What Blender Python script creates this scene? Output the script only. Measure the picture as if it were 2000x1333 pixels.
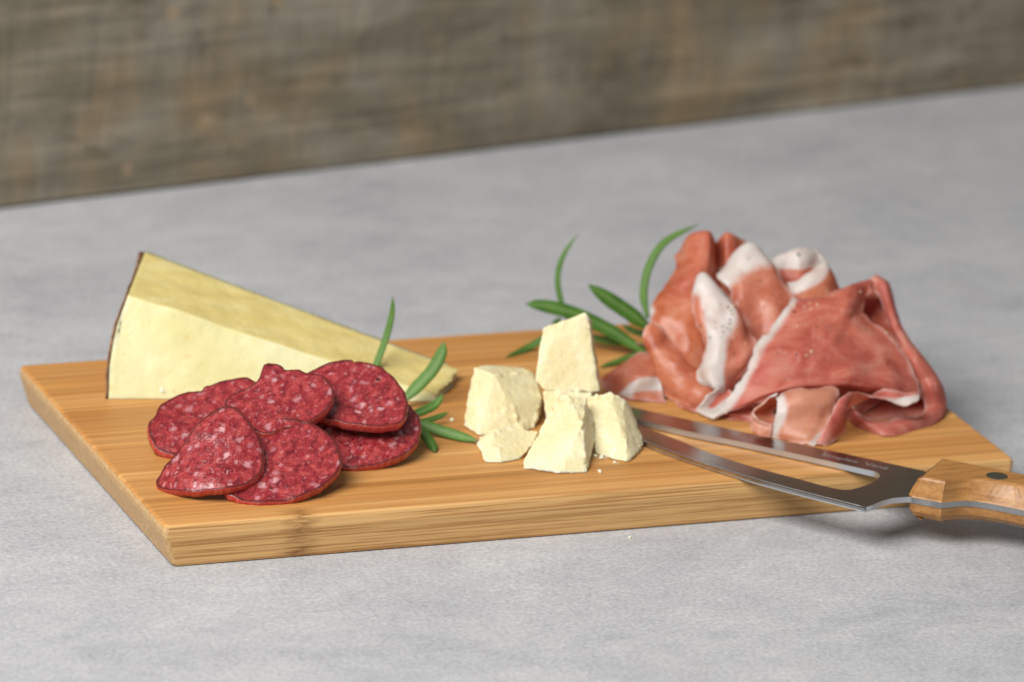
import bpy, bmesh, math, random
from mathutils import Vector, Matrix, noise
random.seed(7)
scene = bpy.context.scene
COL = scene.collection
for o in list(bpy.data.objects): bpy.data.objects.remove(o)

# ------------------------------------------------------------------ camera, light, exposure
# metres; x along the board, y across it (away from the viewer), z up, table top at z = 0
cam_d = bpy.data.cameras.new('camera'); cam = bpy.data.objects.new('camera', cam_d); COL.objects.link(cam)
CC = Vector((-0.709828, -2.078688, 0.841407))
CR = Vector((0.931466, -0.359333, 0.057023))
CU = Vector((0.065022, 0.318618, 0.94565))
CF = Vector((0.357972, 0.877133, -0.320147))
rot = Matrix((CR, CU, -CF)).transposed()
cam.matrix_world = Matrix.Translation(CC) @ rot.to_4x4()
cam_d.sensor_width = 36.0; cam_d.lens = 216.0; cam_d.clip_start = 0.05; cam_d.clip_end = 50
cam_d.dof.use_dof = True; cam_d.dof.focus_distance = 2.368; cam_d.dof.aperture_fstop = 8.0; cam_d.dof.aperture_blades = 7
scene.camera = cam
world = bpy.data.worlds.new('World'); scene.world = world; world.use_nodes = True
bgn = world.node_tree.nodes['Background']; bgn.inputs[0].default_value = (0.86, 0.93, 1.0, 1); bgn.inputs[1].default_value = 0.27
def area(name, loc, target, size, power, col):
    l = bpy.data.lights.new(name, 'AREA'); l.shape = 'RECTANGLE'; l.size = size[0]; l.size_y = size[1]; l.energy = power; l.color = col
    o = bpy.data.objects.new(name, l); COL.objects.link(o); o.location = loc
    o.rotation_euler = (Vector(target) - Vector(loc)).to_track_quat('-Z', 'Y').to_euler(); return o
area('window_light', (-1.10, -0.70, 1.55), (0.15, 0.1, 0), (1.3, 1.1), 88, (1.0, 0.985, 0.965))
scene.view_settings.view_transform = 'Standard'; scene.view_settings.look = 'None'
scene.view_settings.exposure = -0.22; scene.view_settings.gamma = 1.0
scene.cycles.use_denoising = True
scene.cycles.max_bounces = 8

# measured shapes, world metres
DATA = {'salami':[{'c':[0.02888,0.02987,0.03103],'r1':[[0.01672,0.03489,0.02445],[0.01696,0.03547,0.02493],[0.01738,0.03595,0.02556],[0.0179,0.03634,0.02625],[0.01842,0.03665,0.02689],[0.01888,0.03685,0.02743],[0.01937,0.03696,0.02794],[0.0199,0.03702,0.02846],[0.02052,0.03713,0.02907],[0.02124,0.03726,0.02977],[0.02204,0.0374,0.03052],[0.02291,0.0376,0.03133],[0.02382,0.03793,0.0322],[0.02479,0.03846,0.03319],[0.02583,0.03915,0.03427],[0.02687,0.03984,0.03534],[0.02786,0.04041,0.03627],[0.02877,0.04081,0.03704],[0.02963,0.04112,0.03771],[0.03047,0.04135,0.0383],[0.0313,0.04154,0.03882],[0.03213,0.04169,0.03929],[0.03294,0.04179,0.03969],[0.03373,0.04183,0.04002],[0.0345,0.0418,0.04028],[0.03527,0.0417,0.04048],[0.03604,0.04153,0.04062],[0.03676,0.04128,0.04067],[0.03738,0.04095,0.04064],[0.03787,0.04051,0.04049],[0.03825,0.03997,0.04025],[0.03858,0.03935,0.03994],[0.03894,0.03868,0.03958],[0.03933,0.03795,0.03917],[0.03972,0.03717,0.0387],[0.04011,0.03636,0.03819],[0.04046,0.03554,0.03764],[0.0408,0.0347,0.03708],[0.04114,0.03384,0.03648],[0.04141,0.03296,0.03586],[0.04158,0.03207,0.03522],[0.04164,0.03114,0.03455],[0.0416,0.03018,0.03385],[0.04147,0.02921,0.03315],[0.04128,0.02828,0.03248],[0.04102,0.02734,0.0318],[0.04069,0.0264,0.03113],[0.04028,0.02551,0.03051],[0.03979,0.02475,0.02997],[0.03923,0.02413,0.02954],[0.03859,0.02363,0.02919],[0.03787,0.02321,0.02888],[0.03703,0.02283,0.02858],[0.03609,0.02248,0.02828],[0.03504,0.02219,0.02798],[0.03391,0.022,0.02769],[0.03271,0.02193,0.02742],[0.03143,0.022,0.02716],[0.03007,0.02222,0.02692],[0.02867,0.02259,0.02666],[0.02727,0.02308,0.02637],[0.02584,0.02369,0.02605],[0.02438,0.02446,0.02568],[0.02296,0.02538,0.02531],[0.02168,0.02643,0.02496],[0.02047,0.02763,0.02465],[0.01931,0.029,0.02435],[0.01832,0.03039,0.02411],[0.01757,0.03164,0.02395],[0.01708,0.03266,0.02391],[0.01679,0.03352,0.02397],[0.01668,0.03424,0.02415]],
'r2':[[0.01043,0.04143,0.01907],[0.0108,0.04234,0.01985],[0.01144,0.04297,0.02093],[0.01222,0.04341,0.02212],[0.01297,0.04372,0.02323],[0.01367,0.04386,0.02418],[0.01438,0.04382,0.02507],[0.01516,0.04371,0.02601],[0.01608,0.04365,0.02708],[0.01715,0.0436,0.02831],[0.01836,0.04355,0.02962],[0.01967,0.04363,0.03103],[0.02106,0.04392,0.03252],[0.02255,0.04457,0.0342],[0.02416,0.04548,0.03603],[0.0258,0.04647,0.03781],[0.02739,0.04737,0.03933],[0.02888,0.04807,0.04056],[0.03031,0.04866,0.0416],[0.03171,0.04918,0.0425],[0.03311,0.04964,0.04329],[0.0345,0.05004,0.04398],[0.03586,0.05036,0.04457],[0.0372,0.05058,0.04505],[0.0385,0.05068,0.04541],[0.03981,0.05066,0.04568],[0.0411,0.05054,0.04585],[0.04231,0.05027,0.0459],[0.04334,0.04981,0.04581],[0.04414,0.04912,0.04556],[0.04474,0.04822,0.04517],[0.04527,0.04718,0.04469],[0.04583,0.04605,0.04412],[0.04645,0.04486,0.04347],[0.04708,0.04358,0.04271],[0.04771,0.04227,0.04187],[0.0483,0.04098,0.04098],[0.04888,0.03972,0.04003],[0.04946,0.03848,0.03901],[0.04997,0.03724,0.03793],[0.05031,0.03598,0.03682],[0.05045,0.03463,0.03568],[0.05042,0.03318,0.03451],[0.05025,0.03169,0.03335],[0.04995,0.03022,0.03224],[0.04953,0.02872,0.03116],[0.04898,0.02718,0.03008],[0.0483,0.02568,0.02909],[0.04746,0.02433,0.02826],[0.04649,0.02318,0.02763],[0.04539,0.02218,0.02714],[0.04413,0.02127,0.02674],[0.04269,0.02039,0.02636],[0.04105,0.01953,0.02598],[0.03926,0.01877,0.02562],[0.03733,0.01816,0.02527],[0.03529,0.01776,0.02494],[0.03313,0.01762,0.02464],[0.03087,0.01777,0.02432],[0.02856,0.01822,0.02396],[0.02629,0.01894,0.02353],[0.02399,0.01994,0.023],[0.02168,0.02131,0.02236],[0.01948,0.02302,0.02167],[0.01751,0.02501,0.02099],[0.01569,0.02736,0.02033],[0.014,0.03005,0.01965],[0.01257,0.03281,0.01905],[0.01152,0.03531,0.01861],[0.01085,0.03733,0.0184],[0.01047,0.03897,0.01839],[0.01034,0.0403,0.01861]]},{'c':[0.04435,0.08484,0.02828],'r1':[[0.03,0.08568,0.02719],[0.03056,0.08633,0.02756],[0.0313,0.08694,0.02794],[0.03204,0.08755,0.02831],[0.03265,0.08821,0.0287],[0.0331,0.08892,0.0291],[0.03353,0.08965,0.02949],[0.03408,0.09033,0.02988],[0.03481,0.09094,0.03026],[0.03568,0.09152,0.03063],[0.03664,0.09205,0.03099],[0.03771,0.09252,0.03134],[0.03892,0.09296,0.03168],[0.04024,0.09334,0.032],[0.04153,0.09362,0.03228],[0.04275,0.09375,0.03247],[0.04399,0.0937,0.03257],[0.04514,0.0936,0.03264],[0.04606,0.09362,0.03275],[0.04657,0.09385,0.03292],[0.04681,0.09419,0.03311],[0.04712,0.09452,0.0333],[0.04783,0.09473,0.03348],[0.04886,0.09488,0.03366],[0.05008,0.09498,0.03384],[0.0514,0.09501,0.03399],[0.05283,0.09498,0.03412],[0.05446,0.09489,0.03425],[0.05602,0.09473,0.03434],[0.05729,0.09447,0.03435],[0.05825,0.09419,0.03431],[0.059,0.09381,0.0342],[0.0596,0.09324,0.03399],[0.0601,0.09239,0.03362],[0.06048,0.09125,0.03311],[0.0607,0.08995,0.03249],[0.06076,0.0886,0.03184],[0.06065,0.08717,0.03113],[0.06038,0.08566,0.03036],[0.05992,0.08414,0.02957],[0.05925,0.08272,0.0288],[0.05834,0.08132,0.02803],[0.05724,0.07998,0.02726],[0.056,0.07875,0.02653],[0.05464,0.07767,0.02586],[0.05312,0.07669,0.02522],[0.05149,0.07585,0.02464],[0.04978,0.07517,0.02412],[0.04793,0.07465,0.02367],[0.04599,0.07427,0.02329],[0.04405,0.07404,0.02297],[0.04213,0.07397,0.02274],[0.04014,0.07409,0.02258],[0.03823,0.07432,0.0225],[0.03659,0.07459,0.02246],[0.03533,0.07489,0.02247],[0.03432,0.07524,0.02253],[0.03343,0.07565,0.02264],[0.03251,0.07615,0.02279],[0.03156,0.07676,0.02299],[0.0307,0.07743,0.02323],[0.03002,0.0781,0.02348],[0.02965,0.07874,0.02375],[0.02953,0.07937,0.02405],[0.02951,0.08001,0.02436],[0.02947,0.08067,0.02468],[0.02938,0.08135,0.02501],[0.02932,0.08206,0.02534],[0.02931,0.08277,0.02569],[0.02938,0.08349,0.02605],[0.02948,0.08424,0.02642],[0.02966,0.08498,0.02681]],
'r2':[[0.02122,0.0862,0.02652],[0.02213,0.08724,0.02712],[0.02331,0.08822,0.02773],[0.02451,0.08921,0.02833],[0.02548,0.09027,0.02896],[0.02621,0.09142,0.02959],[0.0269,0.09259,0.03024],[0.02777,0.09369,0.03087],[0.02896,0.09468,0.03148],[0.03035,0.09562,0.03208],[0.03191,0.09647,0.03266],[0.03362,0.09724,0.03321],[0.03558,0.09794,0.03376],[0.0377,0.09856,0.03429],[0.0398,0.09902,0.03473],[0.04177,0.09923,0.03504],[0.04377,0.09914,0.03521],[0.04562,0.09899,0.03533],[0.04711,0.09903,0.0355],[0.04793,0.0994,0.03577],[0.04832,0.09994,0.03608],[0.04883,0.10047,0.03639],[0.04996,0.10083,0.03668],[0.05163,0.10107,0.03698],[0.05361,0.10123,0.03726],[0.05574,0.10128,0.03751],[0.05806,0.10123,0.03773],[0.06069,0.10109,0.03794],[0.06323,0.10083,0.03807],[0.06528,0.10042,0.03809],[0.06683,0.09995,0.03802],[0.06804,0.09935,0.03786],[0.06901,0.09843,0.03751],[0.06982,0.09704,0.03692],[0.07042,0.09521,0.03608],[0.07079,0.0931,0.03509],[0.07087,0.09091,0.03403],[0.07069,0.08861,0.03289],[0.07025,0.08616,0.03164],[0.0695,0.08371,0.03037],[0.0684,0.08141,0.02913],[0.06692,0.07915,0.02787],[0.06515,0.07699,0.02663],[0.06314,0.07502,0.02545],[0.06094,0.07328,0.02437],[0.05849,0.07171,0.02335],[0.05585,0.07036,0.02241],[0.05309,0.06926,0.02158],[0.05011,0.06842,0.02086],[0.04699,0.06782,0.02024],[0.04386,0.06746,0.01973],[0.04077,0.06735,0.01936],[0.03757,0.06754,0.01911],[0.0345,0.06791,0.01897],[0.03187,0.06835,0.01891],[0.02983,0.06883,0.01893],[0.02821,0.06939,0.01903],[0.02677,0.07006,0.01921],[0.0253,0.07086,0.01945],[0.02377,0.07184,0.01977],[0.02238,0.07292,0.02015],[0.0213,0.07399,0.02056],[0.02069,0.07502,0.021],[0.02049,0.07603,0.02147],[0.02046,0.07706,0.02197],[0.02039,0.07812,0.02248],[0.02025,0.07922,0.02301],[0.02015,0.08036,0.02355],[0.02013,0.0815,0.02411],[0.02023,0.08266,0.02469],[0.02039,0.08386,0.02529],[0.02069,0.08506,0.0259]]},{'c':[0.06537,0.05878,0.04331],'r1':[[0.06219,0.066,0.04622],[0.06303,0.0669,0.04671],[0.06374,0.068,0.04727],[0.06435,0.06898,0.04777],[0.06482,0.06963,0.0481],[0.06513,0.07009,0.04834],[0.06545,0.07039,0.0485],[0.06597,0.07059,0.04865],[0.06668,0.07068,0.04876],[0.06744,0.07064,0.04881],[0.06811,0.07044,0.04879],[0.06868,0.06999,0.04864],[0.0692,0.06941,0.04843],[0.0696,0.06889,0.04824],[0.06978,0.06851,0.04809],[0.0698,0.06818,0.04794],[0.06996,0.0679,0.04783],[0.07057,0.06767,0.04779],[0.07155,0.06752,0.04782],[0.07259,0.06735,0.04784],[0.07338,0.06702,0.04778],[0.07387,0.06656,0.04762],[0.07432,0.06601,0.04742],[0.07497,0.06545,0.04723],[0.07602,0.06488,0.04708],[0.07722,0.06429,0.04693],[0.07824,0.0636,0.04672],[0.07889,0.06278,0.04642],[0.07931,0.06184,0.04604],[0.07954,0.06085,0.04562],[0.07961,0.05985,0.04518],[0.07949,0.05879,0.0447],[0.07922,0.05774,0.0442],[0.07884,0.05678,0.04374],[0.07839,0.05588,0.04329],[0.07779,0.05504,0.04286],[0.07699,0.05425,0.04243],[0.07588,0.05348,0.04197],[0.07455,0.05274,0.04152],[0.07316,0.0521,0.04109],[0.07182,0.0516,0.04074],[0.07045,0.05123,0.04044],[0.06905,0.0509,0.04016],[0.0676,0.05056,0.03986],[0.06607,0.0502,0.03955],[0.06454,0.04986,0.03925],[0.06308,0.04959,0.03899],[0.06169,0.04929,0.03872],[0.06036,0.04905,0.03848],[0.05916,0.04909,0.03838],[0.05815,0.04951,0.03847],[0.05729,0.05022,0.03871],[0.05647,0.05112,0.03903],[0.05559,0.05216,0.03941],[0.05466,0.05342,0.03988],[0.05381,0.05475,0.04039],[0.05313,0.05599,0.04087],[0.05261,0.05722,0.04137],[0.05223,0.05839,0.04186],[0.05203,0.0594,0.04229],[0.05199,0.06019,0.04264],[0.05213,0.06083,0.04294],[0.05244,0.06143,0.04323],[0.05295,0.06203,0.04355],[0.05366,0.0626,0.04388],[0.05451,0.06313,0.0442],[0.05545,0.06359,0.04449],[0.05655,0.06398,0.04477],[0.0577,0.06434,0.04505],[0.05884,0.06472,0.04533],[0.06001,0.06506,0.0456],[0.06117,0.06544,0.04588]],
'r2':[[0.06023,0.07043,0.04801],[0.06158,0.07189,0.0488],[0.06273,0.07367,0.0497],[0.06371,0.07526,0.05051],[0.06447,0.07632,0.05106],[0.06497,0.07705,0.05143],[0.0655,0.07755,0.0517],[0.06634,0.07788,0.05193],[0.06749,0.07803,0.05211],[0.06872,0.07796,0.0522],[0.06979,0.07763,0.05216],[0.07072,0.07691,0.05193],[0.07155,0.07597,0.05159],[0.07221,0.07512,0.05128],[0.0725,0.0745,0.05103],[0.07252,0.07398,0.0508],[0.07279,0.07353,0.05062],[0.07377,0.07315,0.05055],[0.07536,0.07292,0.0506],[0.07704,0.07263,0.05064],[0.07831,0.07211,0.05053],[0.07911,0.07136,0.05027],[0.07984,0.07047,0.04995],[0.08089,0.06955,0.04964],[0.08258,0.06865,0.0494],[0.08452,0.06768,0.04916],[0.08617,0.06657,0.04882],[0.08722,0.06524,0.04833],[0.08789,0.06372,0.04772],[0.08826,0.06212,0.04704],[0.08837,0.0605,0.04633],[0.08817,0.0588,0.04555],[0.08773,0.05711,0.04475],[0.08711,0.05555,0.04399],[0.08637,0.05411,0.04328],[0.08541,0.05275,0.04258],[0.0841,0.05147,0.04188],[0.08232,0.05023,0.04115],[0.08017,0.04905,0.04042],[0.07793,0.04802,0.03974],[0.07576,0.04721,0.03917],[0.07355,0.04661,0.03868],[0.07129,0.04609,0.03823],[0.06896,0.04554,0.03775],[0.0665,0.04496,0.03726],[0.06403,0.04443,0.03678],[0.06169,0.04399,0.03635],[0.05944,0.0435,0.03592],[0.05731,0.04313,0.03554],[0.05538,0.04319,0.03538],[0.05375,0.04387,0.03552],[0.05237,0.04501,0.0359],[0.05105,0.04645,0.03641],[0.04962,0.04813,0.03702],[0.04813,0.05016,0.03778],[0.04675,0.05229,0.0386],[0.04566,0.05429,0.03939],[0.04482,0.05627,0.04019],[0.0442,0.05815,0.04097],[0.04387,0.05977,0.04166],[0.04381,0.06105,0.04222],[0.04402,0.06208,0.04271],[0.04452,0.06305,0.04318],[0.04535,0.06402,0.0437],[0.04649,0.06495,0.04422],[0.04785,0.0658,0.04474],[0.04937,0.06654,0.04522],[0.05113,0.06717,0.04567],[0.053,0.06775,0.04611],[0.05483,0.06837,0.04657],[0.05672,0.06892,0.047],[0.05858,0.06953,0.04745]]},{'c':[0.09995,0.06531,0.04079],'r1':[[0.09052,0.0747,0.04428],[0.09157,0.07518,0.04462],[0.09282,0.07558,0.04494],[0.09414,0.07589,0.04522],[0.0954,0.07611,0.04546],[0.09671,0.07622,0.04565],[0.098,0.07625,0.04579],[0.09917,0.07623,0.0459],[0.10018,0.07618,0.04599],[0.10108,0.07609,0.04604],[0.10182,0.07596,0.04605],[0.10236,0.0758,0.04603],[0.10259,0.07557,0.04595],[0.10262,0.07532,0.04583],[0.10271,0.0751,0.04573],[0.103,0.075,0.04571],[0.10338,0.07502,0.04576],[0.10388,0.07503,0.04582],[0.10453,0.0749,0.04583],[0.10543,0.07459,0.04577],[0.10651,0.07417,0.04568],[0.10759,0.07361,0.04553],[0.1085,0.07292,0.04529],[0.1093,0.07206,0.04497],[0.11002,0.07108,0.04457],[0.11064,0.07003,0.04414],[0.11117,0.06893,0.04367],[0.1116,0.06775,0.04315],[0.11193,0.06653,0.04261],[0.11215,0.0653,0.04204],[0.11226,0.06403,0.04145],[0.11227,0.06273,0.04083],[0.11216,0.06149,0.04023],[0.11193,0.06035,0.03966],[0.11155,0.05929,0.03912],[0.11108,0.0583,0.0386],[0.11058,0.05739,0.03811],[0.11009,0.05652,0.03765],[0.10957,0.05571,0.03721],[0.10894,0.05504,0.03682],[0.10814,0.05458,0.03652],[0.10715,0.05433,0.0363],[0.10604,0.05423,0.03614],[0.10486,0.05425,0.03603],[0.10362,0.05438,0.03596],[0.10231,0.05463,0.03594],[0.10095,0.05497,0.03596],[0.09959,0.05537,0.03602],[0.09819,0.05586,0.0361],[0.09677,0.05641,0.03622],[0.09544,0.057,0.03636],[0.09429,0.0576,0.03653],[0.09329,0.05823,0.03673],[0.09239,0.05888,0.03694],[0.09154,0.05949,0.03714],[0.09075,0.06002,0.03731],[0.09003,0.06051,0.03747],[0.08935,0.06105,0.03766],[0.08868,0.06176,0.03793],[0.08798,0.0626,0.03826],[0.08734,0.06354,0.03864],[0.08686,0.06453,0.03906],[0.0866,0.06558,0.03953],[0.08651,0.0667,0.04006],[0.08657,0.06784,0.0406],[0.08675,0.06892,0.04114],[0.0871,0.06999,0.04168],[0.08759,0.07102,0.04223],[0.08813,0.07198,0.04274],[0.08865,0.0728,0.04319],[0.08915,0.07352,0.04358],[0.08974,0.07415,0.04394]],
'r2':[[0.08472,0.08046,0.04643],[0.08642,0.08124,0.04697],[0.08844,0.08189,0.04749],[0.09056,0.0824,0.04796],[0.09261,0.08276,0.04834],[0.09472,0.08294,0.04864],[0.0968,0.08298,0.04887],[0.09869,0.08295,0.04906],[0.10032,0.08288,0.04919],[0.10177,0.08273,0.04927],[0.10298,0.08252,0.04929],[0.10385,0.08226,0.04926],[0.10421,0.0819,0.04913],[0.10427,0.08148,0.04893],[0.10441,0.08113,0.04878],[0.10488,0.08096,0.04875],[0.1055,0.081,0.04883],[0.1063,0.08102,0.04892],[0.10735,0.08081,0.04893],[0.1088,0.08031,0.04884],[0.11056,0.07962,0.0487],[0.1123,0.07873,0.04845],[0.11377,0.0776,0.04807],[0.11506,0.07621,0.04754],[0.11622,0.07463,0.0469],[0.11722,0.07293,0.0462],[0.11807,0.07116,0.04544],[0.11876,0.06925,0.04461],[0.1193,0.06728,0.04372],[0.11965,0.0653,0.04281],[0.11982,0.06324,0.04185],[0.11983,0.06114,0.04086],[0.11965,0.05914,0.03988],[0.11927,0.05731,0.03897],[0.11866,0.0556,0.0381],[0.1179,0.05401,0.03726],[0.11709,0.05254,0.03647],[0.11629,0.05114,0.03573],[0.11545,0.04984,0.03502],[0.11444,0.04876,0.0344],[0.11314,0.04802,0.03392],[0.11154,0.04762,0.03356],[0.10975,0.04747,0.0333],[0.10785,0.04751,0.03312],[0.10587,0.0477,0.03301],[0.10374,0.04811,0.03298],[0.10156,0.04866,0.03302],[0.09937,0.04931,0.03311],[0.09711,0.05009,0.03324],[0.09482,0.05099,0.03343],[0.09269,0.05194,0.03367],[0.09084,0.0529,0.03393],[0.08923,0.05392,0.03425],[0.08778,0.05495,0.03459],[0.08641,0.05594,0.03492],[0.08514,0.05679,0.0352],[0.08397,0.05757,0.03545],[0.08288,0.05845,0.03576],[0.0818,0.05959,0.03618],[0.08068,0.06095,0.03671],[0.07964,0.06246,0.03733],[0.07886,0.06406,0.03801],[0.07844,0.06574,0.03877],[0.07829,0.06755,0.03961],[0.07838,0.06938,0.04049],[0.07867,0.07113,0.04136],[0.07923,0.07285,0.04223],[0.08001,0.07452,0.04311],[0.08088,0.07606,0.04394],[0.08172,0.0774,0.04466],[0.08252,0.07856,0.04529],[0.08347,0.07957,0.04587]]},{'c':[0.05749,0.02957,0.0282],'r1':[[0.04147,0.02474,0.02407],[0.04169,0.02406,0.02375],[0.04207,0.02349,0.02351],[0.04254,0.023,0.02332],[0.04303,0.02253,0.02314],[0.0435,0.0221,0.02298],[0.044,0.02171,0.02284],[0.04457,0.02134,0.02272],[0.04524,0.02099,0.02261],[0.04602,0.02062,0.02252],[0.04688,0.02027,0.02244],[0.04783,0.01994,0.02238],[0.04889,0.01966,0.02235],[0.05009,0.01942,0.02236],[0.05143,0.01921,0.0224],[0.05279,0.01905,0.02247],[0.05409,0.01896,0.02256],[0.05527,0.01891,0.02267],[0.05639,0.01892,0.02279],[0.05751,0.01899,0.02295],[0.05867,0.01913,0.02315],[0.0599,0.01936,0.02339],[0.06116,0.01965,0.02368],[0.06242,0.02002,0.02399],[0.06363,0.02046,0.02435],[0.06481,0.021,0.02474],[0.06597,0.02163,0.02518],[0.06707,0.0223,0.02563],[0.06808,0.02298,0.02608],[0.06901,0.02363,0.0265],[0.06989,0.02429,0.02693],[0.07065,0.025,0.02736],[0.07126,0.02578,0.02781],[0.0717,0.02663,0.02828],[0.07198,0.02755,0.02877],[0.07216,0.02854,0.02928],[0.07228,0.02959,0.02982],[0.07236,0.03077,0.03041],[0.07239,0.03205,0.03105],[0.0723,0.03332,0.03167],[0.07205,0.0345,0.03223],[0.0716,0.03555,0.0327],[0.071,0.03654,0.03312],[0.07026,0.03745,0.0335],[0.06941,0.03832,0.03384],[0.06842,0.03914,0.03414],[0.06731,0.0399,0.0344],[0.0661,0.0406,0.03461],[0.06486,0.0412,0.03477],[0.06357,0.04171,0.03489],[0.06223,0.04215,0.03496],[0.06083,0.04248,0.03497],[0.05939,0.04265,0.0349],[0.05787,0.04265,0.03474],[0.05628,0.04252,0.0345],[0.0547,0.04224,0.03419],[0.05321,0.04182,0.03382],[0.05183,0.04122,0.03337],[0.05051,0.04047,0.03286],[0.04927,0.03959,0.03229],[0.0481,0.0386,0.03167],[0.04701,0.03745,0.03098],[0.04599,0.03616,0.03023],[0.04505,0.03482,0.02946],[0.04423,0.03352,0.02872],[0.04352,0.03226,0.02802],[0.04292,0.031,0.02733],[0.04241,0.02978,0.02667],[0.04201,0.02863,0.02606],[0.04171,0.02755,0.02549],[0.0415,0.02652,0.02496],[0.04142,0.02557,0.02448]],
'r2':[[0.0317,0.0218,0.02155],[0.03207,0.0207,0.02104],[0.03269,0.01979,0.02066],[0.03344,0.019,0.02035],[0.03422,0.01825,0.02006],[0.03499,0.01755,0.01979],[0.0358,0.01692,0.01957],[0.03671,0.01633,0.01938],[0.03779,0.01576,0.01921],[0.03904,0.01518,0.01906],[0.04042,0.01461,0.01893],[0.04196,0.01408,0.01883],[0.04365,0.01363,0.01879],[0.04559,0.01324,0.01881],[0.04774,0.01291,0.01887],[0.04994,0.01265,0.01898],[0.05202,0.01249,0.01913],[0.05391,0.01241,0.0193],[0.05573,0.01242,0.0195],[0.05753,0.01253,0.01975],[0.05939,0.01277,0.02007],[0.06137,0.01312,0.02046],[0.0634,0.0136,0.02091],[0.06543,0.01418,0.02142],[0.06739,0.01489,0.02199],[0.06928,0.01576,0.02262],[0.07115,0.01677,0.02333],[0.07293,0.01785,0.02406],[0.07456,0.01894,0.02478],[0.07608,0.01999,0.02546],[0.07749,0.02106,0.02615],[0.07872,0.02219,0.02684],[0.07972,0.02345,0.02757],[0.08042,0.02483,0.02833],[0.08089,0.02631,0.02912],[0.08118,0.0279,0.02994],[0.08137,0.02961,0.03081],[0.08152,0.03151,0.03177],[0.08157,0.03357,0.0328],[0.08143,0.03564,0.03381],[0.08102,0.03754,0.03471],[0.08031,0.03924,0.03548],[0.07933,0.04083,0.03616],[0.07814,0.04232,0.03677],[0.07676,0.04372,0.03731],[0.07517,0.04504,0.0378],[0.07337,0.04628,0.03822],[0.07142,0.04741,0.03857],[0.06941,0.04837,0.03883],[0.06733,0.04921,0.03902],[0.06516,0.04992,0.03914],[0.0629,0.05044,0.03915],[0.06057,0.05071,0.03903],[0.05811,0.05073,0.03877],[0.05554,0.05051,0.03839],[0.05298,0.05006,0.03788],[0.05058,0.04936,0.03728],[0.04835,0.0484,0.03656],[0.04622,0.04718,0.03572],[0.04421,0.04575,0.0348],[0.04234,0.04415,0.0338],[0.04058,0.04229,0.03269],[0.03893,0.0402,0.03147],[0.03744,0.03803,0.03023],[0.03612,0.03593,0.02904],[0.03498,0.0339,0.02791],[0.03401,0.03188,0.0268],[0.0332,0.02991,0.02574],[0.03257,0.02806,0.02475],[0.03209,0.02632,0.02384],[0.03176,0.02466,0.02298],[0.03162,0.02314,0.02221]]},{'c':[0.10448,0.05495,0.0268],'r1':[[0.1157,0.06274,0.03163],[0.11627,0.06214,0.03141],[0.11667,0.06153,0.03116],[0.11692,0.06089,0.03088],[0.1171,0.06019,0.03057],[0.11722,0.05942,0.03021],[0.1173,0.05855,0.02981],[0.11731,0.05761,0.02937],[0.11723,0.05664,0.0289],[0.11706,0.05567,0.02842],[0.11677,0.05475,0.02796],[0.11634,0.05381,0.02747],[0.11581,0.05286,0.02697],[0.11521,0.05196,0.02648],[0.11459,0.05116,0.02603],[0.11398,0.05047,0.02565],[0.11338,0.04991,0.02532],[0.11274,0.04942,0.02502],[0.11205,0.04898,0.02474],[0.11128,0.04855,0.02446],[0.11042,0.04811,0.02417],[0.10946,0.04768,0.02387],[0.10844,0.04729,0.02357],[0.10739,0.04694,0.0233],[0.10634,0.04668,0.02307],[0.10528,0.04651,0.02288],[0.10418,0.04642,0.02273],[0.10307,0.04638,0.0226],[0.10199,0.04638,0.02249],[0.10095,0.0464,0.02239],[0.09995,0.04643,0.0223],[0.09896,0.04649,0.02223],[0.09802,0.04658,0.02218],[0.09715,0.04671,0.02215],[0.09638,0.04686,0.02214],[0.09574,0.04704,0.02216],[0.0952,0.04724,0.0222],[0.09467,0.04749,0.02226],[0.09409,0.04781,0.02236],[0.09338,0.04822,0.02248],[0.09256,0.0487,0.02262],[0.0917,0.04924,0.02279],[0.09089,0.04986,0.023],[0.09023,0.05057,0.02327],[0.08974,0.0514,0.02361],[0.08935,0.05234,0.02402],[0.08908,0.05336,0.02447],[0.08893,0.05442,0.02496],[0.08891,0.05548,0.02546],[0.08902,0.05657,0.02599],[0.08925,0.05773,0.02656],[0.0896,0.05888,0.02714],[0.09012,0.05996,0.0277],[0.09079,0.06092,0.02822],[0.09164,0.06177,0.02872],[0.09263,0.06255,0.02919],[0.09379,0.06324,0.02963],[0.09508,0.06383,0.03004],[0.09655,0.06429,0.03041],[0.09829,0.06461,0.03074],[0.10022,0.06482,0.03103],[0.10217,0.06495,0.0313],[0.10398,0.06506,0.03153],[0.10551,0.06518,0.03174],[0.10688,0.0653,0.03194],[0.10814,0.06539,0.03211],[0.10933,0.06539,0.03224],[0.11048,0.06527,0.03229],[0.11165,0.06496,0.03227],[0.11282,0.06451,0.03217],[0.11393,0.06395,0.03202],[0.11491,0.06334,0.03183]],
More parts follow.
